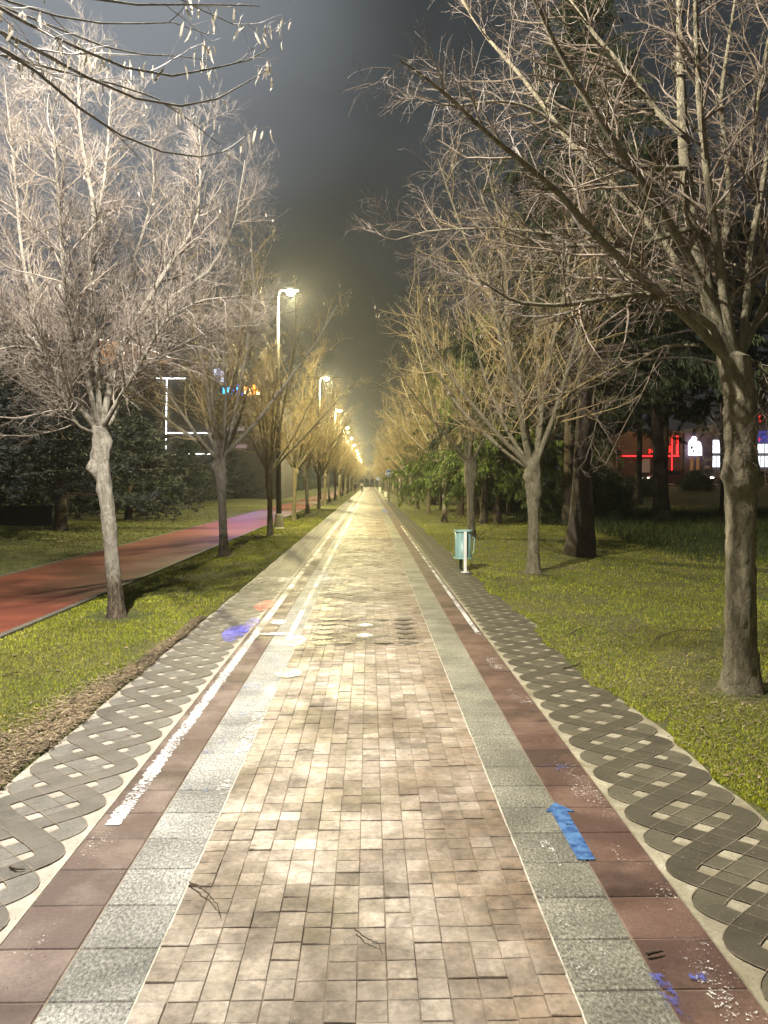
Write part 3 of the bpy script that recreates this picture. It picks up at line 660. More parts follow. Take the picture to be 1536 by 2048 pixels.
defs = [([(1462, 740), (1435, 665), (1420, 610), (1405, 540), (1385, 440), (1370, 340), (1363, 200), (1360, 60), (1357, -80)], (0, .1), .082, .018),
        ([(1432, 660), (1395, 632), (1345, 600), (1280, 588), (1200, 600), (1110, 612), (1030, 606), (960, 560)], (0, -.5), .038, .008),
        ([(1470, 735), (1400, 660), (1350, 612), (1270, 545), (1190, 470), (1120, 385), (1040, 320), (960, 255), (880, 175), (800, 120)], (0, -1.25), .046, .007),
        ([(1385, 455), (1340, 470), (1290, 487), (1200, 493), (1100, 490), (1020, 470), (975, 430), (960, 380)], (0, .3), .030, .006),
        ([(1372, 335), (1330, 338), (1290, 335), (1200, 312), (1130, 262), (1065, 215), (1000, 200), (900, 215), (850, 195)], (0, -.2), .028, .005),
        ([(1366, 268), (1320, 230), (1260, 150), (1190, 70), (1140, 0), (1100, -60)], (0, .4), .028, .008),
        ([(1470, 720), (1450, 600), (1420, 400), (1398, 200), (1392, 60), (1390, -60)], (0, -.5), .050, .015),
        ([(1478, 720), (1495, 600), (1500, 500), (1520, 400), (1545, 250)], (0, .2), .045, .015),
        ([(1440, 640), (1370, 500), (1330, 430), (1260, 330), (1180, 210), (1110, 90), (1070, 0), (1040, -60)], (0, -.8), .046, .012),
        ([(1476, 725), (1510, 650), (1560, 540), (1620, 420), (1680, 300)], (0, .4), .04, .01),
        ([(1400, 690), (1330, 690), (1260, 730), (1200, 770), (1110, 790), (1030, 800)], (-.1, .8), .015, .003),
        ([(1462, 730), (1380, 560), (1280, 420), (1150, 300), (1050, 160), (960, 60), (900, -40)], (0, 1.3), .040, .008),
        ([(1470, 725), (1440, 560), (1460, 380), (1440, 200), (1470, 0)], (0, 1.1), .040, .012),
        ([(1478, 730), (1520, 720), (1545, 800), (1560, 860)], (0, -.1), .010, .002),
        ([(1300, 590), (1240, 540), (1190, 560), (1100, 545), (1000, 540), (900, 560)], (-.3, .6), .014, .003),
        ([(1470, 725), (1530, 480), (1500, 300), (1530, 120), (1560, -40)], (0, .6), .035, .012),
        ([(1415, 590), (1300, 520), (1130, 470), (1000, 455), (860, 460), (790, 480)], (0, .9), .020, .004)]
PL = []; RL = []
for pts, dy, ra, rb in defs:
    q = limb(pts, (YR + dy[0], YR + dy[1]), 18); PL.append(W2L(q, o3)); RL.append(rad_taper(18, ra * .80, rb * .8, .8))
PL = np.array(PL); RL = np.array(RL); mb.tubes(PL, RL, 9)
mb.build('trunk', M_BARKR, hr, smooth=True)
cb = MB(); sets = dress((PL, RL), 33, 20, 10, 4, bl=(.45, 1.25), twl=(.18, .45), up=.1, bias=(-.4, 0, 0)); crown_mesh(cb, sets, 33); cb.build('crown', M_TWR, hr)

# overhanging tree behind the top-left corner (stem just outside the frame)
O = (-3.05, 1.75, 0.0)
h0 = empty('bare_tree', O, 0, 'tree whose twigs with hanging seed bracts reach in at the top left corner', 'tree', 'bare trees along the left verge')
r = np.random.default_rng(3); mb = MB()
trunk(mb, [(0, 0, -.1), (.02, 0, 1.2), (.0, .05, 2.3)], [.12, .1, .1, .13], 20, r, [(.9, 1, .08, .05)])
def lim2(pp, Ya, Yb, K=14):
    st = np.array(O) + [0, .05, 2.2]; q = [P(x, y, Ya + (Yb - Ya) * i / (len(pp) - 1)) for i, (x, y) in enumerate(pp)]
    return W2L(resample([st] + q, K), O)
ov = [([(-120, -60), (0, 20), (120, 80), (240, 135), (340, 160), (450, 130), (520, 118), (540, 95)], 3.0, 3.7, .016),
      ([(-140, 0), (0, 60), (110, 120), (240, 190), (350, 218), (430, 205), (500, 160), (538, 138)], 3.0, 3.8, .017),
      ([(-150, 40), (10, 90), (100, 165), (190, 245), (300, 300), (400, 320), (460, 300)], 2.9, 3.6, .018),
      ([(-150, -120), (20, -30), (150, -10), (260, 12), (400, 8), (520, 12)], 2.8, 3.5, .014),
      ([(-160, 60), (0, 110), (150, 150), (260, 175), (330, 200), (390, 250), (440, 290)], 3.3, 4.0, .015),
      ([(-140, -90), (40, 20), (160, 40), (250, 55), (330, 35), (420, 70)], 3.2, 3.9, .013),
      ([(-160, -30), (0, 10), (160, 75), (250, 110), (350, 110), (420, 120)], 3.4, 4.2, .014),
      ([(-100, -200), (100, -120), (250, -60), (380, 10), (470, 50)], 2.9, 3.6, .014)]
PL = np.array([lim2(p, a, b, 20) for p, a, b, _ in ov]); RL = np.array([rad_taper(20, q * 1.05, .002, .9) for *_, q in ov])
ex = []
for i in range(7):
    az = 1.2 + i * .8; d = np.array([math.cos(az) * .5, math.sin(az) * .5, .8]); p = np.array([0, 0, 2.3]); q = [p]
    for k in range(19): d = d + r.normal(0, .05, 3) + [0, 0, .02]; d /= np.linalg.norm(d); p = p + d * .2; q.append(p)
    ex.append(q)
EX = np.array(ex); ER = np.repeat(rad_taper(20, .04, .006)[None], 7, 0)
mb.tubes(np.concatenate([PL, EX]), np.concatenate([RL, ER]), 7); mb.build('trunk', M_BARKL, h0, smooth=True)
cb = MB(); rr2 = np.random.default_rng(77)
b, br = grow(PL, RL, 5, rr2, (.45, 1), (15, 40), (.25, .6), 7, .6, -.05, .10, .4, .005, rmin=.0022)
t, tr_ = grow(b, br, 3, rr2, (.2, 1), (20, 50), (.08, .22), 5, .6, -.1, .12, .3, .003, rmin=.0013)
cb.tubes(b, br, 5, rr2.random(len(b))); cb.tubes(t, tr_, 4, rr2.random(len(t)))
s2 = dress((EX, ER), 78, 10, 8, 3); crown_mesh(cb, s2, 78); cb.build('crown', M_TWL, h0)
pb = MB(); pods_on(pb, b, 130, 6, (.045, .08), (.0035, .007)); pods_on(pb, t, 200, 7, (.045, .08), (.0035, .007)); pb.build('seed_bracts', M_POD, h0)['kind'] = 'stuff'

protosL = [generic_tree(101, 7.3, 2.3, 2.6, 11, M_BARKL, M_TWG, .095, side=.25), generic_tree(102, 7.6, 2.2, 2.6, 12, M_BARKR, M_TWG, .092, side=.3), generic_tree(103, 7.4, 2.4, 2.6, 11, M_BARKR, M_TWG, .09, side=.3)]
protosR = [generic_tree(111, 7.6, 2.1, 3.3, 12, M_BARKR, M_TWG, .108, side=-.5, dens=.85), generic_tree(112, 7.8, 2.3, 3.4, 12, M_BARKR, M_TWG, .115, side=-.5, dens=.85), generic_tree(113, 7.4, 2.2, 3.3, 12, M_BARKL, M_TWG, .10, side=-.45, dens=.85)]
used = set()
def place(protos, i, x, y, rz, s, label, group):
    o = protos[i % len(protos)]
    if o.name in used: o = copy_tree(o)
    used.add(o.name)
    o.location = (x, y, float(hz(x, y))); o.rotation_euler = (random.gauss(0, .012), random.gauss(0, .012), rz); o.scale = (s, s, s); tag(o, label, 'tree', group); return o
random.seed(4)
Lpos = [G(448, 1112), G(541, 1071), G(587, 1041), G(615, 1027), G(637, 1018)]
yy = Lpos[-1][1]
while yy < 228: yy += 7.4; Lpos.append((-3.1 + random.gauss(0, .08), yy + random.gauss(0, .25)))
spl = ['second bare tree from the front on the left verge, beside the red track', 'third bare tree on the left verge, just before the first lamp post', 'fourth bare tree on the left verge, pale stem just behind the first lamp post']
for i, (x, y) in enumerate(Lpos):
    lab = spl[i] if i < 3 else 'bare tree, %s from the front in the left verge row' % ORD[i + 2]
    place(protosL, i, x, y, random.uniform(-.7, .7), random.uniform(.93, 1.05), lab, 'bare trees along the left verge')
Rpos = [G(1067, 1147), G(943, 1078), G(888, 1045), G(856, 1029), G(834, 1019), G(820, 1012), G(808, 1006)]
yy = Rpos[-1][1]
while yy < 226: yy += 8.2; Rpos.append((2.95 + random.gauss(0, .08), yy + random.gauss(0, .25)))
spr = ['second bare tree on the right, standing between the green bin and the big dark conifer', 'third bare tree on the right, standing right behind the green litter bin', 'fourth bare tree on the right, dark stem left of the litter bin']
for i, (x, y) in enumerate(Rpos):
    lab = spr[i] if i < 3 else 'bare tree, %s from the front in the right lawn row' % ORD[i + 2]
    place(protosR, i, x, y, random.uniform(-.7, .7), random.uniform(.93, 1.05), lab, 'bare trees along the right lawn')

for i, (x, y) in enumerate([(-1.6, 240), (1.8, 246), (.1, 252), (-6, 250), (6.5, 254)]):
    place(protosL if i % 2 else protosR, i, x, y, random.uniform(-.7, .7), 1.1, 'bare tree, %s of the cluster closing the far end of the avenue' % ORD[i + 1], 'bare trees closing the avenue')

# ------------------------------------------------------------------ conifers and shrubs
def leafcards(mb, b, d, l, w, r, v):
    n = len(b); q = r.normal(size=(n, 3)); s = np.cross(d, q); s /= np.linalg.norm(s, axis=1, keepdims=True) + 1e-9; s = s * w[:, None]
    e = b + d * l[:, None]
    V = np.stack([b, b + d * (l * .45)[:, None] + s, e, b + d * (l * .45)[:, None] - s], 1).reshape(-1, 3)
    mb.add(V, np.arange(n)[:, None] * 4 + np.array([[0, 1, 2, 3]]), col=np.repeat(v, 4))
def conifer(seed, H=9, rad=3., z0=2.2, nb=60, droop=.5, mat=None, hang=.8, nn=26, tr=.17, ln=(.07, .16), wn=(.006, .013), shape=.9):
    r = np.random.default_rng(seed); root = empty('conifer_tree'); mb = MB()
    ln_ = r.normal(0, .12, 2)
    trunk(mb, [(0, 0, -.2), (ln_[0], ln_[1], H * .3), (ln_[0] * .5, ln_[1], H * .7), (0, 0, H)], [tr * 1.1, tr * .9, tr * .6, tr * .3, .02], 16, r, [], .05)
    K = 9; az = r.random(nb) * 6.28; zz = z0 + (H - z0) * (np.arange(nb) / nb) ** 1.1; L = rad * (1 - (zz - z0) / (H - z0)) ** shape * r.uniform(.7, 1.1, nb) + .25
    Pp = np.zeros((nb, K, 3)); d = np.stack([np.cos(az), np.sin(az), r.uniform(.05, .45, nb)], 1); Pp[:, 0, 2] = zz
    for k in range(1, K):
        d = d + np.array([0, 0, -droop / K * 1.3]) + r.normal(0, .05, (nb, 3)); d /= np.linalg.norm(d, axis=1, keepdims=True); Pp[:, k] = Pp[:, k - 1] + d * (L / (K - 1))[:, None]
    Rr = np.clip(L[:, None] * .012, .008, .05) * np.linspace(1, .2, K)[None]
    mb.tubes(Pp, Rr, 5)
    t, tq = grow(Pp, Rr, 11, r, (.15, 1), (40, 75), (.45, 1.0), 5, .4, -droop, .12, .5, .006, flat=.7)
    mb.tubes(t, tq, 3); mb.build('trunk', M_CBARK, root, smooth=True)
    cb = MB(); M = len(t); i = r.integers(0, M, M * nn); f = r.random(M * nn) ** .8 * 3.99; k = f.astype(int); w = (f - k)[:, None]
    b = t[i, k] * (1 - w) + t[i, k + 1] * w + r.normal(0, .035, (M * nn, 3)); T = t[i, k + 1] - t[i, k]; T /= np.linalg.norm(T, axis=1, keepdims=True)
    dd = T * .6 + r.normal(0, .45, b.shape) + np.array([0, 0, -hang]); dd /= np.linalg.norm(dd, axis=1, keepdims=True)
    v = np.clip(r.normal(.45, .2, M)[i] + r.normal(0, .12, M * nn), 0, 1)
    leafcards(cb, b, dd, r.uniform(*ln, M * nn), r.uniform(*wn, M * nn), r, v); cb.build('crown', mat, root); return root
cedA = conifer(201, 13, 4.3, 2.3, 95, .7, M_NEEDD, 1.0, 46, .2, (.09, .2), (.009, .02))
cedB = conifer(202, 9.0, 3.1, 2.8, 75, .7, M_NEEDR, 1.2, 46, .15, (.09, .2), (.009, .02))
cedC = conifer(205, 13, 4.2, 4.6, 80, .5, M_NEEDD, 1.0, 50, .2, (.12, .24), (.012, .026))
pineA = conifer(203, 8.0, 4.0, 1.7, 75, .15, M_NEEDL, -.5, 70, .16, (.08, .18), (.016, .035), .6)
pineB = conifer(204, 6.5, 3.2, .4, 75, .2, M_NEEDL, -.2, 60, .15, (.08, .18), (.016, .035), .7)
def putc(proto, x, y, s, rz, label, group, sz=None):
    o = proto
    if o.name in used: o = copy_tree(o)
    used.add(o.name); o.location = (x, y, float(hz(x, y)) - .02); o.rotation_euler = (0, 0, rz); o.scale = (s, s, sz or s)
    return tag(o, label, 'conifer', group)
GR = 'conifers behind the right tree row'
cedE = conifer(207, 8.5, 3.5, 2.0, 90, .8, M_NEEDR, 1.3, 50, .13, (.10, .24), (.009, .02))
cedD = conifer(206, 12, 3.6, 3.4, 85, .45, M_NEEDD, 1.0, 46, .2, (.09, .2), (.009, .02))
putc(cedD, *G(1162, 1112), 1.0, .5, 'big dark trunked conifer right of the second bare tree on the right lawn', GR)
putc(cedC, *G(1140, 1053), 1.0, 2.5, 'tall dark conifer just behind and left of the big trunked one', GR)
putc(cedE, *G(992, 1047), .95, 1.0, 'drooping green conifer with leaning stem right of the litter bin', GR)
putc(cedE, *G(1022, 1027), 1.05, 4.0, 'slim stemmed conifer behind the leaning drooping one', GR)
putc(cedB, *G(953, 1032), .9, 3.1, 'conifer whose thin stem shows just right of the third bare tree', GR)
for i, (x, y, s) in enumerate([(4.3, 29, .9), (4.3, 36.5, .95), (4.2, 44, 1.0), (4.4, 53, 1.0), (5.4, 63, .95), (6.0, 74, 1.0), (5.6, 86, 1.0), (6.3, 99, 1.05), (6.0, 115, 1.1), (6.0, 132, 1.1), (6.2, 152, 1.1)]):
    putc(cedE if i < 4 else cedB, x, y, s, i * 1.7, 'lawn side conifer, %s of the line receding behind the right row' % ORD[i + 1], GR)
for i, (x, y, s) in enumerate([(11.5, 30, 1.15), (14.5, 38, 1.1), (9.5, 40, 1.1), (12.5, 50, 1.15), (17.5, 50, 1.0), (10, 62, 1.2), (15.5, 33, 1.0)]):
    putc(cedC if x / y > .34 else (cedA if i % 2 else cedB), x, y, s, i * 2.1 + 1, ['dark conifer filling the gap left of the red neon sign', 'dark conifer overhanging the red neon sign', 'dark conifer behind the leaning stemmed ones', 'far dark conifer behind the neon side gap', 'far conifer crown over the white lit sign',
         'farthest dark conifer deep in the right lawn', 'dark conifer crown just left of the nearest right trunk'][i], GR)
GL = 'dark conifers beyond the running track'
for i, (px, py, s, rz, pr) in enumerate([(10, 1100, 1.0, 0, 0), (160, 1068, 1.0, 2, 0), (285, 1040, .95, 1, 1), (395, 1012, 1.0, 3, 1), (470, 1000, 1.0, 4.4, 1), (520, 992, 1.1, 5, 1), (80, 1048, 1.05, 5.5, 1), (560, 986, 1.1, 2.2, 1), (595, 981, 1.1, .2, 1), (620, 977.5, 1.1, 1.3, 1)]):
    x, y = G(px, py); x -= .6
    putc(pineB if pr else pineA, x, y, s, rz, sz=.66, label=['dark broad conifer with thick trunk at the far left edge', 'dark layered conifer on a slim trunk left of the pale front tree', 'low dark conifer right of the pale front tree', 'dark bushy conifer behind the second left tree',
         'dark conifer between the second left tree and the lamp post', 'dark conifer seen just left of the first lamp post foot', 'dim conifer behind the low wall', 'far dark conifer right of the first lamp post',
         'farther dark conifer past the lamp post along the track', 'farthest dark conifer beside the track end'][i], group=GL)
def shrub(name, x, y, rx, ry, h, n, mat, seed, label, cat, ls=(.05, .12), group=None, cone=False, z0=None):
    r = np.random.default_rng(seed); root = empty(name, (x, y, float(hz(x, y)) if z0 is None else z0), 0, label, cat, group)
    nc = 60; cc = r.normal(size=(nc, 3)); cc /= np.linalg.norm(cc, axis=1, keepdims=True); cc *= r.uniform(.45, 1, (nc, 1)); cc[:, 2] = np.abs(cc[:, 2])
    if cone: cc[:, 0] *= (1.05 - cc[:, 2]); cc[:, 1] *= (1.05 - cc[:, 2])
    cc *= [rx * .85, ry * .85, h * .85]; i = r.integers(0, nc, n); b = cc[i] + r.normal(0, .12, (n, 3)) * [rx, ry, h] + [0, 0, .05]; b[:, 2] = np.abs(b[:, 2])
    d = r.normal(size=(n, 3)) + [0, 0, .3]; d /= np.linalg.norm(d, axis=1, keepdims=True)
    mb = MB(); leafcards(mb, b, d, r.uniform(*ls, n), r.uniform(.012, .03, n), r, np.clip(r.random(nc)[i] * .6 + r.random(n) * .4, 0, 1)); mb.build('foliage', mat, root)
    sb = MB(); k = 14; tips = cc[r.integers(0, nc, k)] * .8; pts = np.stack([np.zeros((k, 3)), tips * [.4, .4, .5], tips], 1); sb.tubes(pts, np.repeat(np.array([[.03, .018, .006]]), k, 0), 5); sb.build('stem', M_CBARK, root)
    return root
SG = 'dark shrubs at the back of the right lawn'
for i, (x, y, rx, h, lab) in enumerate([(9.5, 33, 1.8, 2.6, 'dark shrub behind the big conifer trunk'), (11.0, 36, 2.0, 2.4, 'dark shrub right of the big conifer trunk'), (7.6, 42, 1.6, 2.0, 'shrub behind the leaning slim conifer'),
        (13.6, 44, 1.8, 2.2, 'dark shrub left of the red neon glow'), (10.2, 50, 2.2, 2.6, 'far shrub filling the back of the lawn'), (20.5, 58, 2.0, 1.8, 'bare looking bush in front of the red neon sign'), (26.5, 62, 1.8, 1.6, 'small bush in front of the white lit sign')]):
    shrub('shrub', x, y, rx, rx * .8, h, 9000, M_SHRUB, 300 + i, lab, 'shrub', (.08, .18), SG)
shrub('clipped_conifer', 3.0, 150, 1.4, 1.4, 3.4, 5000, leaf_mat('clipped_green', [(0, (.06, .09, .02)), (1, (.16, .19, .05))]), 320, 'small cone shaped evergreen far along the right path edge', 'conifer', (.1, .2), None, True)
def hedge(x0, x1, y0, y1, h, n, seed, label):
    r = np.random.default_rng(seed); b = np.stack([r.uniform(x0, x1, n), r.uniform(y0, y1, n), r.random(n) ** .6 * h], 1); b[:, 2] *= .8 + .2 * np.sin(b[:, 1] * .7) * np.sin(b[:, 0]) + .1 * np.sin(b[:, 1] * 2.3)
    d = r.normal(size=(n, 3)) + [0, 0, .3]; d /= np.linalg.norm(d, axis=1, keepdims=True)
    mb = MB(); leafcards(mb, b, d, r.uniform(.12, .3, n), r.uniform(.03, .08, n), r, r.random(n)); o = mb.build('hedge', M_SHRUB); tag(o, label, 'hedge')
hedge(-15, -12.3, 18, 200, 2.6, 60000, 1, 'long dark hedge behind the conifers beyond the track')
hedge(8.5, 10.5, 60, 230, 3.2, 40000, 2, 'long dark hedge far behind the right tree row')
hedge(-30, 30, 262, 266, 3.6, 20000, 3, 'dark hedge closing the far end of the avenue')

# ------------------------------------------------------------------ street lamps
M_POLE = simple('galvanised_pole', (.055, .055, .05), .8, 0, .2, 14); M_SLEEVE = simple('pale_concrete_sleeve', (.42, .41, .36), .8, 0, .2, 12, .3)
M_HEAD = simple('lamp_housing', (.22, .22, .21), .4, .4, .1); M_LENS = glow('lamp_lens_warm', (1., .90, .52), 260); M_LENS0 = glow('lamp_lens_neutral', (1., .93, .80), 60)
def lamp_post(first):
    root = empty('street_lamp')
    mb = MB(); mb.lathe([(.0, 0), (.19, 0), (.19, .03), (.165, .06), (.15, .25), (.125, .50), (.115, .52), (0, .52)], 12); mb.build('base_sleeve', M_SLEEVE, root)
    mb = MB(); mb.lathe([(.095, .5), (.085, 2.0), (.06, 5), (.042, 7.75), (0, 7.76)], 14); mb.build('pole', M_POLE, root, True)
    mb = MB(); mb.tube([(0, 0, 7.6), (.02, 0, 7.85), (.06, 0, 8.0), (.12, 0, 8.05), (.2, 0, 8.05)], .025, 8); mb.build('arm', M_POLE, root, True)
    mb = MB(); mb.prism([(.16, -.07), (.28, -.13), (.56, -.13), (.70, -.06), (.70, .06), (.56, .13), (.28, .13), (.16, .07)], 8.03, 8.10)
    mb.prism([(.24, -.08), (.56, -.08), (.56, .08), (.24, .08)], 8.10, 8.14); hd = mb.build('lamp_head', M_HEAD, root)
    mb = MB(); n = 16; rr = [(.0, 7.86), (.07, 7.875), (.12, 7.92), (.145, 7.97), (.15, 8.03)]; mb.lathe(rr, n, (.44, 0)); mb.build('lens', M_LENS, hd, True)
    return root
lp = lamp_post(True); lp_list = []
llab = {0: 'street lamp standing behind the viewer beside the left verge', 1: 'nearest street lamp beside the left verge, standing just out of the frame', 2: 'nearest visible street lamp, pale post with broad foot on the left verge'}
for i, (x, y, pw, col) in enumerate(LAMPS):
    o = copy_tree(lp) if i < len(LAMPS) - 1 else lp
    o.location = (x, y, 0); tag(o, llab.get(i, 'lit street lamp, %s visible one counted from the viewer along the left row' % ORD[max(i - 1, 1)]), 'street lamp', 'street lamps along the left verge')
    if i == 1: 
        for ch in o.children:
            for g2 in ch.children:
                g2.data = g2.data.copy(); g2.data.materials[0] = M_LENS0
    ld = bpy.data.lights.new('lamp_light', 'POINT'); ld.energy = pw; ld.color = col; ld.shadow_soft_size = .10
    lo = bpy.data.objects.new('lamp_light', ld); C.objects.link(lo); lo.location = (.44, 0, 7.70); lo.parent = o

# ------------------------------------------------------------------ litter bin
bx, by = G(926, 1143)
M_BIN = NM('green_painted_steel')
_w = M_BIN.n('ShaderNodeTexVoronoi'); _w.inputs['Scale'].default_value = 55; _w.inputs['Randomness'].default_value = 0; M_BIN.l(M_BIN.coord(), _w.inputs[0])
M_BIN.base(M_BIN.mix(M_BIN.ramp(_w.outputs[0], [(.28, 1.), (.36, 0.)]), (.27, .44, .40), (.08, .16, .14))); M_BIN.rough(.4); M_BIN = M_BIN.m
M_BING = simple('bin_rim_green', (.32, .50, .45), .4, 0, .15); M_WPOST = simple('white_post_paint', (.72, .72, .66), .5, 0, .1)
bn = empty('litter_bin', (bx, by, .0), R_(-12), 'small round green perforated litter bin hung between two posts at the right path edge', 'litter bin')
mb = MB(); mb.lathe([(.0, .26), (.152, .26), (.148, .28), (.145, .72), (.138, .72), (.138, .285), (0, .285)], 32); body = mb.build('bin_body', M_BIN, bn, True)
mb = MB(); mb.lathe([(.150, .715), (.172, .72), (.172, .745), (.135, .745), (.135, .715)], 32); mb.build('rim', M_BING, body)
mb = MB(); mb.lathe([(.140, .235), (.178, .24), (.178, .26), (.150, .262)], 32); mb.build('bottom_rim', M_BING, body)
for sx, sy, mm in ((.055, -.175, M_WPOST), (-.055, .175, simple('dark_post', (.10, .11, .08), .6))):
    mb = MB(); mb.box(sx - .026, sx + .026, sy - .02, sy + .02, 0, .725); ps = mb.build('post', mm, bn)
    mb = MB(); mb.box(sx - .07, sx + .07, sy - .05, sy + .05, -.01, .016); mb.build('foot_plate', mm, ps)
mb = MB(); mb.tube([(.055, -.175, .66), (0, 0, .69), (-.055, .175, .66)], .012, 6); mb.build('axle', M_BING, bn)
mb = MB(); mb.tube([(.15, .02, .62), (.20, .02, .60), (.185, .02, .34), (.155, .02, .32)], .009, 6); mb.build('handle', M_BING, bn)

# ------------------------------------------------------------------ bicycle sign, far sign, far bin, board
M_SBLUE = simple('sign_blue', (.03, .10, .42), .4, 0, .05); M_SWHITE = simple('sign_white', (.80, .80, .80), .4, 0, .03)
def ring(mb, cx, cz, r0, r1, y0, y1, n=28):
    a = np.arange(n) * 2 * math.pi / n
    V = np.concatenate([np.stack([cx + q * np.cos(a), np.full(n, y), cz + q * np.sin(a)], 1) for q, y in ((r0, y0), (r1, y0), (r1, y1), (r0, y1))]); j = np.arange(n); j2 = (j + 1) % n
    mb.add(V, np.concatenate([np.stack([j + k * n, j2 + k * n, j2 + ((k + 1) % 4) * n, j + ((k + 1) % 4) * n], -1) for k in range(4)]))
def road_sign(x, y, h, rr, label, bike=True):
    root = empty('cycle_sign', (x, y, 0), 0, label, 'road sign')
    mb = MB(); mb.tube([(0, .03, 0), (0, .03, h + rr * .8)], .03, 8); mb.build('post', M_POLE, root)
    mb = MB(); n = 28; a = np.arange(n) * 2 * math.pi / n
    MX = Matrix.Rotation(R_(90), 4, 'X'); MX.translation = Vector((0, 0, h)); mb.prism([(rr * math.cos(t), rr * math.sin(t)) for t in a], 0, .012, MX); d = mb.build('disc', M_SBLUE, root)
    mb = MB(); ring(mb, 0, h, rr * .90, rr * .99, -.022, -.013); mb.build('white_ring', M_SWHITE, d)
    if bike:
        mb = MB(); s = rr / .29; w_ = .022 * s
        for cx in (-.115, .115): ring(mb, cx * s, h - .045 * s, .062 * s, .088 * s, -.022, -.013, 20)
        def bar(a, b): mb.tube([(a[0] * s, -.018, h + a[1] * s), (b[0] * s, -.018, h + b[1] * s)], .010 * s, 5)
        bar((-.115, -.045), (-.055, .055)); bar((-.055, .055), (.075, .055)); bar((.115, -.045), (.065, .085)); bar((-.115, -.045), (.0, -.045)); bar((0, -.045), (-.06, .085)); bar((0, -.045), (.075, .055)); bar((-.09, .088), (-.03, .088)); bar((.04, .09), (.09, .09))
        mb.build('bicycle_symbol', M_SWHITE, d)
    return root
x, y = G(778, 1004); road_sign(x, y, 2.32, .29, 'round blue cycle path sign with white bicycle on a thin post')
x, y = G(747, 974); road_sign(x, 120, 2.1, .26, 'distant small blue sign beside the far right path edge')
def board(x, y, w_, h, label):
    root = empty('small_board', (x, y, 0), 0, label, 'board'); mb = MB(); mb.box(-w_ / 2, w_ / 2, -.03, .03, .08, h); mb.build('panel', M_WPOST, root)
    for sx in (-1, 1):
        mb = MB(); mb.box(sx * w_ * .4 - .02, sx * w_ * .4 + .02, -.02, .02, 0, .08); mb.build('leg', M_POLE, root)
board(1.62, 78, .30, .62, 'low white board by the path edge behind the cycle sign')
board(1.6, 118, .4, .8, 'distant low white board beside the far blue sign')

# ------------------------------------------------------------------ twigs lying about
M_FALLEN = simple('fallen_twig_bark', (.055, .038, .025), .8, 0, .3, 30)
def fallen(pts, rad, label, z=.014, br=()):
    g0 = [G(*p) for p in pts]; ln = math.dist(g0[0], g0[-1]); lift = min(.012, ln * .05); q = [(x, y, z + float(hz(x, y)) + (lift if 0 < i < len(pts) - 1 else 0)) for i, (x, y) in enumerate(g0)]
    mb = MB(); K = len(q) * 3; rs = resample(q, K); rs[1:-1] += np.random.default_rng(int(rad * 1e4) + len(label)).normal(0, min(.003, ln * .012), (K - 2, 3)) * [1, 1, .3]
    o_ = rs[0].copy(); mb.tube(rs - o_, rad_taper(K, rad, rad * .45), 6)
    for b_ in br:
        g1 = [G(*p) for p in b_]; mb.tube(resample([(x, y, z + float(hz(x, y)) + .01) for x, y in g1], 6) - o_, rad_taper(6, rad * .7, rad * .3), 5)
    o = mb.build('fallen_twig', M_FALLEN, None, True, tuple(o_)); tag(o, label, 'twig', 'fallen twigs on the ground')
fallen([(379, 1771), (398, 1785), (420, 1805), (434, 1820), (441, 1838)], .0035, 'thin dark twig lying over the left edge of the pavers', br=[[(410, 1794), (414, 1783), (422, 1779)]])
fallen([(709, 1864), (722, 1880), (738, 1892), (757, 1898), (761, 1906)], .003, 'small curved twig on the pavers near the bottom middle')
fallen([(20, 1741), (34, 1746), (50, 1745)], .006, 'short thick twig lying on the left mosaic band')
fallen([(1294, 1917), (1308, 1914), (1326, 1910)], .007, 'short dark stick on the right red slabs')
fallen([(1372, 1475), (1335, 1477)], .003, 'pale thin stalk at the right mosaic edge')
fallen([(1127, 1340), (1148, 1337), (1160, 1332), (1167, 1328)], .006, 'dark forked stick on the right mosaic band edge', br=[[(1148, 1337), (1158, 1337), (1166, 1330)]])
fallen([(1138, 1275), (1160, 1264), (1186, 1256)], .006, 'straight stick on the lawn above the mosaic edge', .03)
fallen([(1247, 1273), (1256, 1281), (1270, 1284)], .006, 'bent stick in the middle of the right lawn', .03)
fallen([(1310, 1283), (1345, 1272), (1385, 1268), (1440, 1272)], .005, 'long thin branch on the lawn left of the near trunk', .03)
fallen([(5, 1360), (25, 1354), (45, 1351)], .005, 'pale stick in the left verge grass', .03)
fallen([(590, 1508), (612, 1506), (640, 1509)], .002, 'very thin twig in the middle of the pavers')

# ------------------------------------------------------------------ buildings
def wbox(px0, px1, py0, py1, Y, d=.3):   # box front face spanning pixels at distance Y -> world extents
    a = P(px0, py1, Y); b = P(px1, py0, Y); return a[0], b[0], Y, Y + d, a[2], b[2]
def part(name, mat, parent, *boxes):
    mb = MB()
    for b in boxes: mb.box(*b)
    return mb.build(name, mat, parent)
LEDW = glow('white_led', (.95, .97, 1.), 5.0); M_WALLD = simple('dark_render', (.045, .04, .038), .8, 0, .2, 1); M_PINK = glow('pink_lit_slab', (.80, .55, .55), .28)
YB = 70
bl = empty('lit_building', (P(330, 970, YB)[0], YB, 0), 0, 'dark building on the left outlined with white light strips, blue and orange sign', 'building')
def rel(b): return (b[0] - bl.location.x, b[1] - bl.location.x, b[2] - bl.location.y, b[3] - bl.location.y, b[4], b[5])
bw = part('wall', M_WALLD, bl, (rel(wbox(160, 415, 720, 975, YB + .3))[0], rel(wbox(160, 415, 720, 975, YB + .3))[1], .3, 12, 0, 12.6), (rel(wbox(417, 560, 800, 975, YB + .3))[0], rel(wbox(417, 560, 800, 975, YB + .3))[1], .3, 12, 0, 9.0))
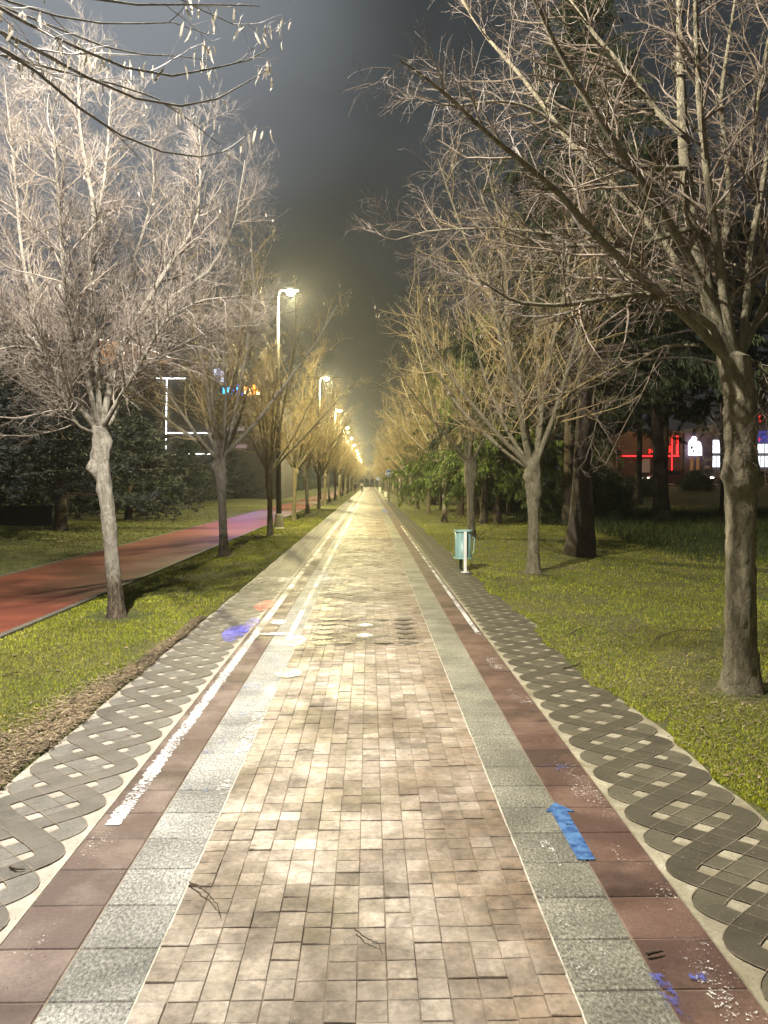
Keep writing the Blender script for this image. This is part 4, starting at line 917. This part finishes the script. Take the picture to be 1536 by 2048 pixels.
mb = MB(); a = P(165, 700, YB); b = P(340, 700, YB)
arc = [((a[0] + (b[0] - a[0]) * t) - bl.location.x, 0, 12.7 + 1.6 * math.sin(math.pi * (.35 + t * .65))) for t in np.linspace(0, 1, 14)]
for i in range(13): 
    x0, x1 = arc[i][0], arc[i + 1][0]; z0_, z1_ = arc[i][2], arc[i + 1][2]; mb.add([(x0, 0, 12.2), (x1, 0, 12.2), (x1, 0, z1_), (x0, 0, z0_), (x0, 6, 12.2), (x1, 6, 12.2), (x1, 6, z1_), (x0, 6, z0_)], [(0, 1, 2, 3), (3, 2, 6, 7), (4, 7, 6, 5)])
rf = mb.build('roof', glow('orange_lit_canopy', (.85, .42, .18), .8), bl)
mb = MB(); mb.tube([(p[0], -.08, p[2] + .05) for p in arc], .05, 6); mb.build('edge_light', glow('warm_white_edge', (1, .85, .65), 5), rf)
for pts in (((313, 757), (372, 757)), ((334, 758), (332, 903)), ((336, 866), (413, 866)), ((413, 866), (447, 875)), ((443, 880), (442, 903)), ((348, 908), (446, 908))):
    mb = MB(); n = 9; q = [P(pts[0][0] + (pts[1][0] - pts[0][0]) * t / n, pts[0][1] + (pts[1][1] - pts[0][1]) * t / n, YB) for t in range(n + 1)]
    for i in range(n):
        a_, b_ = np.array(q[i]), np.array(q[i + 1]); mb.tube([a_ - [bl.location.x, YB + .05, 0], a_ + (b_ - a_) * .86 - [bl.location.x, YB + .05, 0]], .055, 5)
    mb.build('light_strip', LEDW, bl)
for i, py in enumerate((822, 858, 893)):
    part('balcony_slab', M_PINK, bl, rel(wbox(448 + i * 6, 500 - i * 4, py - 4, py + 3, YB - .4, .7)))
for i in range(3):
    for j in range(3): part('window', simple('dark_glass', (.03, .03, .04), .15), bl, rel(wbox(180 + j * 50, 210 + j * 50, 760 + i * 62, 798 + i * 62, YB + .2, .15)))
part('window', glow('cool_window', (.75, .8, 1), 1.5), bl, rel(wbox(428, 433, 738, 750, YB + .2, .1)), rel(wbox(441, 447, 742, 768, YB + .2, .1)))
part('window', glow('dim_cool_window', (.5, .5, .8), .7), bl, rel(wbox(434, 440, 736, 766, YB + .2, .1)))
part('stair_tower', simple('grey_tower', (.13, .13, .16), .7), bl, rel(wbox(424, 478, 725, 975, YB + .35, 5)))
sg = part('sign_board', simple('sign_board_dark', (.03, .03, .05), .5), bl, rel(wbox(440, 526, 764, 800, YB - .25, .15)))
BLU = glow('cyan_sign_letters', (.02, .42, 1.), 6); BL2 = glow('deep_blue_sign_letters', (.04, .12, 1.), 4.5); ORG = glow('orange_sign_letters', (1., .27, .03), 8); YEL = glow('yellow_sign_letters', (1., .62, .22), 7)
def letters(mat, boxes): part('sign_letters', mat, sg, *[rel(wbox(*b, YB - .33, .06)) for b in boxes])
letters(BLU, [(446, 453, 778, 787), (454, 463, 775, 788), (446, 450, 774, 778), (472, 479, 775, 781)])
letters(BL2, [(467, 471, 779, 787), (471, 479, 782, 787), (482, 486, 784, 790), (472, 480, 769, 772)])
letters(YEL, [(488, 491, 774, 788), (491, 497, 786, 792), (498, 501, 775, 790), (503, 506, 777, 786), (513, 519, 784, 789)])
letters(ORG, [(487, 488, 772, 792), (492, 496, 774, 782), (502, 503, 774, 790), (506, 511, 773, 779), (507, 510, 781, 788), (512, 515, 778, 783), (505, 510, 770, 772)])
ld = bpy.data.lights.new('added_violet_spot', 'SPOT'); ld.energy = 2600; ld.color = (.35, .25, 1.); ld.spot_size = R_(13); ld.spot_blend = .8; ld.shadow_soft_size = .3  # added spot without a real fitting, throws the violet patch on the track
lo = bpy.data.objects.new('added_violet_spot', ld); C.objects.link(lo); lo.location = Vector(P(485, 790, YB - 1)) - Vector((bl.location.x, bl.location.y, 0)); lo.parent = bl
lo.rotation_euler = (Vector((-5, 34, 0)) - Vector(P(485, 790, YB - 1))).to_track_quat('-Z', 'Y').to_euler()
# low wall at far left
mb = MB(); x, y = G(22, 1058); mb.box(0, 1.9, 0, .25, 0, .75); mb.box(-.04, 1.94, -.04, .29, .75, .80); lw = mb.build('low_wall', simple('dark_wall', (.05, .05, .045), .8, 0, .2, 3), None, False, (x - .5, y, 0)); tag(lw, 'low dark wall under the conifers at the far left', 'wall')

# right: shops across the road
YS = 82
def shop(name, px, label):
    return empty(name, (P(px, 965, YS)[0], YS, 1.45), 0, label, 'building')
def relo(o, b): return (b[0] - o.location.x, b[1] - o.location.x, b[2] - o.location.y, b[3] - o.location.y, b[4] - o.location.z, b[5] - o.location.z)
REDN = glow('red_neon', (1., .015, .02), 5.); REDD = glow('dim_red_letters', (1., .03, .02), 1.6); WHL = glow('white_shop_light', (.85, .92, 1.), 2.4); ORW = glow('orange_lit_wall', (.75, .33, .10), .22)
s1 = shop('restaurant', 1290, 'dark restaurant across the road with red neon lines and lettering')
part('wall', simple('restaurant_wall', (.05, .03, .028), .8), s1, relo(s1, wbox(1225, 1366, 862, 972, YS + .4, 8)))
part('neon_line', REDN, s1, relo(s1, wbox(1240, 1358, 911, 913, YS + .1, .1))); part('neon_line', REDN, s1, relo(s1, wbox(1343, 1345.5, 872, 952, YS + .1, .1))); part('neon_line', REDN, s1, relo(s1, wbox(1353, 1357, 872, 912, YS, .1)))
rr3 = random.Random(2); lt = []
for i in range(15): 
    x0 = 1298 + i * 3.1; h = 10 + i * .9; lt.append((x0, x0 + rr3.uniform(1., 2.2), 908 - h * rr3.uniform(.5, 1), 908 - rr3.uniform(0, 4)))
part('red_lettering', REDD, s1, *[relo(s1, wbox(*b, YS + .15, .1)) for b in lt])
part('window', glow('dim_warm_window', (.5, .3, .2), .25), s1, relo(s1, wbox(1284, 1300, 918, 945, YS + .3, .1)), relo(s1, wbox(1306, 1336, 918, 945, YS + .3, .1)))
s2 = shop('lit_kiosk', 1392, 'kiosk with a glowing white peaked sign over orange lit pillars')
part('wall', simple('kiosk_wall', (.08, .06, .10), .8), s2, relo(s2, wbox(1368, 1424, 866, 972, YS + .6, 6)))
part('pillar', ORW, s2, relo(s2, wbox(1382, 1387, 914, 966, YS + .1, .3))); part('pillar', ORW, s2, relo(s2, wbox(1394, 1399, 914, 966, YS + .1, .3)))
mb = MB(); pl = [(1378, 911), (1403, 911), (1403, 895), (1401, 886), (1397, 882), (1394, 878), (1391, 873), (1386, 873), (1384, 878), (1380, 881), (1378, 890)]
pw = [P(a, b, YS) for a, b in pl]; c0 = np.mean(pw, axis=0); n = len(pw)
V = [(p[0] - s2.location.x, -.1, p[2] - s2.location.z) for p in pw] + [(p[0] - s2.location.x, .2, p[2] - s2.location.z) for p in pw] + [(c0[0] - s2.location.x, -.1, c0[2] - s2.location.z)]
mb.add(V, [(i, (i + 1) % n, n + (i + 1) % n, n + i) for i in range(n)], [(2 * n, (i + 1) % n, i) for i in range(n)]); mb.build('glowing_sign', glow('white_glowing_sign', (.95, .95, 1), 4.), s2)
part('sign_mark', simple('dark_sign_mark', (.05, .05, .2), .5), s2, relo(s2, wbox(1381, 1386, 892, 898, YS - .16, .04)), relo(s2, wbox(1386, 1389, 899, 905, YS - .16, .04)), relo(s2, wbox(1396, 1398, 903, 908, YS - .16, .04)))
s3 = shop('glass_fronted_shop', 1500, 'brightly lit white glass fronted shop under a blue fascia')
part('wall', simple('shop_wall', (.09, .09, .11), .8), s3, relo(s3, wbox(1424, 1640, 850, 972, YS + .8, 8)))
part('fascia', glow('blue_lit_fascia', (.05, .08, .55), .7), s3, relo(s3, wbox(1500, 1640, 862, 884, YS + .1, .6)))
for k in range(9):
    x0 = 1426 + k * 17.5
    part('window', WHL, s3, relo(s3, wbox(x0, x0 + 15, 888 if x0 > 1490 else 880, 906, YS + .6, .1))); part('window', WHL, s3, relo(s3, wbox(x0, x0 + 15, 912, 934, YS + .6, .1)))
    part('mullion', simple('shop_frame', (.1, .1, .12), .5), s3, relo(s3, wbox(x0 + 6.5, x0 + 8, 912, 934, YS + .52, .06)))
part('fascia_star', REDD, s3, relo(s3, wbox(1517, 1521, 878, 880, YS, .05)), relo(s3, wbox(1518.3, 1519.7, 875, 883, YS - .03, .02)))
rs = empty('red_roof_sign', (P(1525, 848, YS + 3)[0], YS + 3, P(1525, 850, YS + 3)[2]), 0, 'small red lit sign high behind the blue fascia', 'sign')
part('red_lettering', REDD, rs, *[(b[0] - rs.location.x, b[1] - rs.location.x, 0, .1, b[4] - rs.location.z, b[5] - rs.location.z) for b in [wbox(1510, 1513, 833, 838, YS), wbox(1519, 1524, 837, 843, YS), wbox(1529, 1533, 826, 838, YS), wbox(1512, 1517, 818, 820, YS), wbox(1536, 1541, 828, 840, YS), wbox(1547, 1551, 826, 840, YS)]])
part('frame', simple('sign_frame_dark', (.04, .03, .03), .7), rs, (-.95, 2.6, .12, .3, -.3, 1.7))
# orange lit roadside lamp beyond the frame edge lighting the road
rl = copy_tree(lp); [bpy.data.objects.remove(c) for c in list(rl.children) if c.type == 'LIGHT']; rl.location = (P(1700, 965, 73)[0], 73, 1.33); rl.rotation_euler = (0, 0, math.pi); tag(rl, 'orange street lamp beside the road in front of the shops', 'street lamp', None); del rl['group']
ld = bpy.data.lights.new('lamp_light', 'POINT'); ld.energy = 900; ld.color = (1, .45, .14); ld.shadow_soft_size = .1; lo = bpy.data.objects.new('lamp_light', ld); C.objects.link(lo); lo.location = (.44, 0, 7.8); lo.parent = rl
rl2 = copy_tree(rl); rl2.location = (P(1330, 965, 79.5)[0], 79.5, 1.33); rl2.rotation_euler = (0, 0, -math.pi / 2); tag(rl2, 'orange street lamp in front of the dark restaurant', 'street lamp')
# cars on the road
def car(x, y, rz, label, col, lights):
    root = empty('parked_car', (x, y, 1.33), rz, label, 'car', 'cars on the road across the park')
    prof = [(-2.1, .25), (-2.15, .6), (-2.05, .85), (-1.5, .93), (-.95, 1.38), (.45, 1.42), (1.15, .98), (1.95, .82), (2.15, .55), (2.1, .25)]
    mb = MB(); MX = Matrix.Rotation(R_(90), 4, 'X'); mb.prism(prof, -.82, .82, MX); body = mb.build('body', simple('car_paint', col, .3, .2, .05), root)
    for s in (-1, 1):
        for wx in (-1.3, 1.3):
            mb = MB(); MW = Matrix.Rotation(R_(90), 4, 'X'); MW.translation = Vector((wx, s * .80, .31)); mb.prism([(.31 * math.cos(t), .31 * math.sin(t)) for t in np.arange(16) * math.pi / 8], -.1, .1, MW); mb.build('wheel', simple('tyre', (.02, .02, .02), .8), root)
        mb = MB(); mb.box(2.08, 2.17, s * .6 - .16, s * .6 + .16, .58, .74); mb.build('headlight', glow('headlight', (1, .97, .9), 9 if lights else .1), root)
        mb = MB(); mb.box(-2.18, -2.08, s * .62 - .14, s * .62 + .14, .62, .76); mb.build('tail_light', glow('tail_light', (1, .03, .02), 3 if lights else .6), root)
        mb = MB(); mb.prism([(-.9, 1.0), (-.75, 1.32), (.35, 1.36), (.95, 1.0)], s * .825 - .005, s * .825 + .005, MX); mb.build('side_window', simple('car_glass', (.02, .02, .03), .1), body)
    mb = MB(); mb.add([(1.17, -.7, .985), (1.17, .7, .985), (.50, .66, 1.41), (.50, -.66, 1.41)], [(0, 1, 2, 3)]); mb.build('windscreen', simple('car_glass', (.02, .02, .03), .1), body)
    return root
car(P(1413, 965, 72)[0] + .2, 74, R_(-100), 'dark car facing the park with both headlights shining', (.05, .05, .06), True)
car(P(1335, 965, 75)[0], 75, R_(180), 'car seen from the side under the red neon', (.25, .05, .05), True)
car(P(1530, 965, 75)[0] + .5, 76, R_(0), 'car standing in front of the lit glass shop', (.3, .3, .32), False)
# rail fence at the back of the lawn
fr = empty('rail_fence', (20, 66.5, 1.15), 0, 'low post and rail fence between the dark lawn and the road', 'fence'); M_RAIL = simple('fence_wood', (.12, .09, .06), .8)
for k in range(26):
    mb = MB(); mb.box(k * 1.3 - .04, k * 1.3 + .04, -.04, .04, -.3, .82 + .1 * math.sin(k * 2.3)); mb.build('post', M_RAIL, fr)
for z in (.35, .7):
    mb = MB(); mb.box(-.5, 33.3, -.07, -.042, z, z + .07); mb.build('rail', M_RAIL, fr)

# ------------------------------------------------------------------ people
def person(x, y, rz, label, jacket, trousers, stride=.16):
    root = empty('person', (x, y, 0), rz, label, 'person')
    V = {'pel': (0, 0, .93), 'sp': (0, .01, 1.12), 'ch': (0, 0, 1.32), 'nk': (0, 0, 1.46), 'hd': (0, -.01, 1.56), 'ht': (0, 0, 1.68),
         'hl': (.09, 0, .88), 'kl': (.10, -stride * .6, .48), 'al': (.10, -stride, .09), 'tl': (.11, -stride - .15, .04),
         'hr': (-.09, 0, .88), 'kr': (-.10, stride * .3, .48), 'ar': (-.10, stride + .08, .12), 'tr': (-.11, stride - .06, .04),
         'sl': (.18, 0, 1.38), 'el': (.24, .06, 1.12), 'wl': (.22, -.06, .90), 'fl': (.21, -.10, .80),
         'sr': (-.18, 0, 1.38), 'er': (-.24, .02, 1.12), 'wr': (-.20, -.14, 1.02), 'fr': (-.18, -.20, .96)}
    Rd = {'pel': .135, 'sp': .12, 'ch': .145, 'nk': .055, 'hd': .085, 'ht': .075, 'hl': .09, 'kl': .058, 'al': .042, 'tl': .035, 'hr': .09, 'kr': .058, 'ar': .042, 'tr': .035,
          'sl': .06, 'el': .045, 'wl': .03, 'fl': .028, 'sr': .06, 'er': .045, 'wr': .03, 'fr': .028}
    E = [('pel', 'sp'), ('sp', 'ch'), ('ch', 'nk'), ('nk', 'hd'), ('hd', 'ht'), ('pel', 'hl'), ('hl', 'kl'), ('kl', 'al'), ('al', 'tl'), ('pel', 'hr'), ('hr', 'kr'), ('kr', 'ar'), ('ar', 'tr'), ('ch', 'sl'), ('sl', 'el'), ('el', 'wl'), ('wl', 'fl'), ('ch', 'sr'), ('sr', 'er'), ('er', 'wr'), ('wr', 'fr')]
    def skin(name, names, mat, grow_=1., rootv='pel'):
        es = [e for e in E if e[0] in names and e[1] in names]; idx = {n: i for i, n in enumerate(names)}
        me = bpy.data.meshes.new(name); me.from_pydata([V[n] for n in names], [(idx[a], idx[b]) for a, b in es], []); o = bpy.data.objects.new(name, me); C.objects.link(o); o.parent = root
        sk = o.modifiers.new('skin', 'SKIN'); sb = o.modifiers.new('sub', 'SUBSURF'); sb.levels = 1; sb.render_levels = 1
        for n in names: 
            q = me.skin_vertices[0].data[idx[n]]; q.radius = (Rd[n] * grow_, Rd[n] * grow_); q.use_root = n == rootv
        me.materials.append(mat); return o
    skin('body', list(V), simple('skin_tone', (.45, .30, .22), .6, 0, .05))
    skin('jacket', ['pel', 'sp', 'ch', 'sl', 'el', 'wl', 'sr', 'er', 'wr'], simple('jacket_cloth', jacket, .9, 0, .1), 1.22, 'sp')
    skin('trousers', ['pel', 'hl', 'kl', 'al', 'hr', 'kr', 'ar'], simple('trouser_cloth', trousers, .9, 0, .1), 1.16)
    skin('shoes', ['al', 'tl'], simple('shoe_black', (.03, .03, .03), .6), 1.3, 'al'); V2 = ['ar', 'tr']; skin('shoes', V2, simple('shoe_black', (.03, .03, .03), .6), 1.3, 'ar')
    mb = MB(); mb.lathe([(.0, 1.79), (.07, 1.775), (.105, 1.72), (.112, 1.66), (.10, 1.60), (.09, 1.60)], 14); hb = mb.build('hair', simple('dark_hair', (.03, .022, .018), .6), root, True)
    for nm, cx in (('eye', .035), ('eye', -.035)):
        mb = MB(); mb.lathe([(.0, 1.612), (.012, 1.608), (.0, 1.60)], 8, (cx, -.088)); mb.build(nm, simple('eye_dark', (.02, .02, .02), .3), root)
    root.scale = (.97, .97, .97)
person(G(724, 983.5)[0], 124, 0, 'distant person in a pale top and dark trousers walking on the path', (.72, .70, .62), (.06, .06, .07))
person(G(712, 984)[0] - .1, 122, math.pi, 'distant person in dark clothes walking at the left path edge', (.03, .03, .045), (.03, .03, .035), .12)

# ------------------------------------------------------------------ night haze
if HAZE:
    mb = MB(); mb.box(-75, 75, -40, 290, -2.2, 17); hzo = mb.build('haze', None); tag(hzo, 'thin damp night haze hanging along the avenue', 'haze', kind='stuff')
    m = bpy.data.materials.new('night_haze'); m.use_nodes = True; t_ = m.node_tree; t_.nodes.remove(t_.nodes['Principled BSDF'])
    pv = t_.nodes.new('ShaderNodeVolumePrincipled'); pv.inputs['Density'].default_value = HAZE; pv.inputs['Color'].default_value = (.9, .93, .95, 1); pv.inputs['Anisotropy'].default_value = .66
    t_.links.new(pv.outputs[0], t_.nodes['Material Output'].inputs['Volume']); hzo.data.materials.append(m); m.cycles.homogeneous_volume = True if hasattr(m.cycles, 'homogeneous_volume') else None
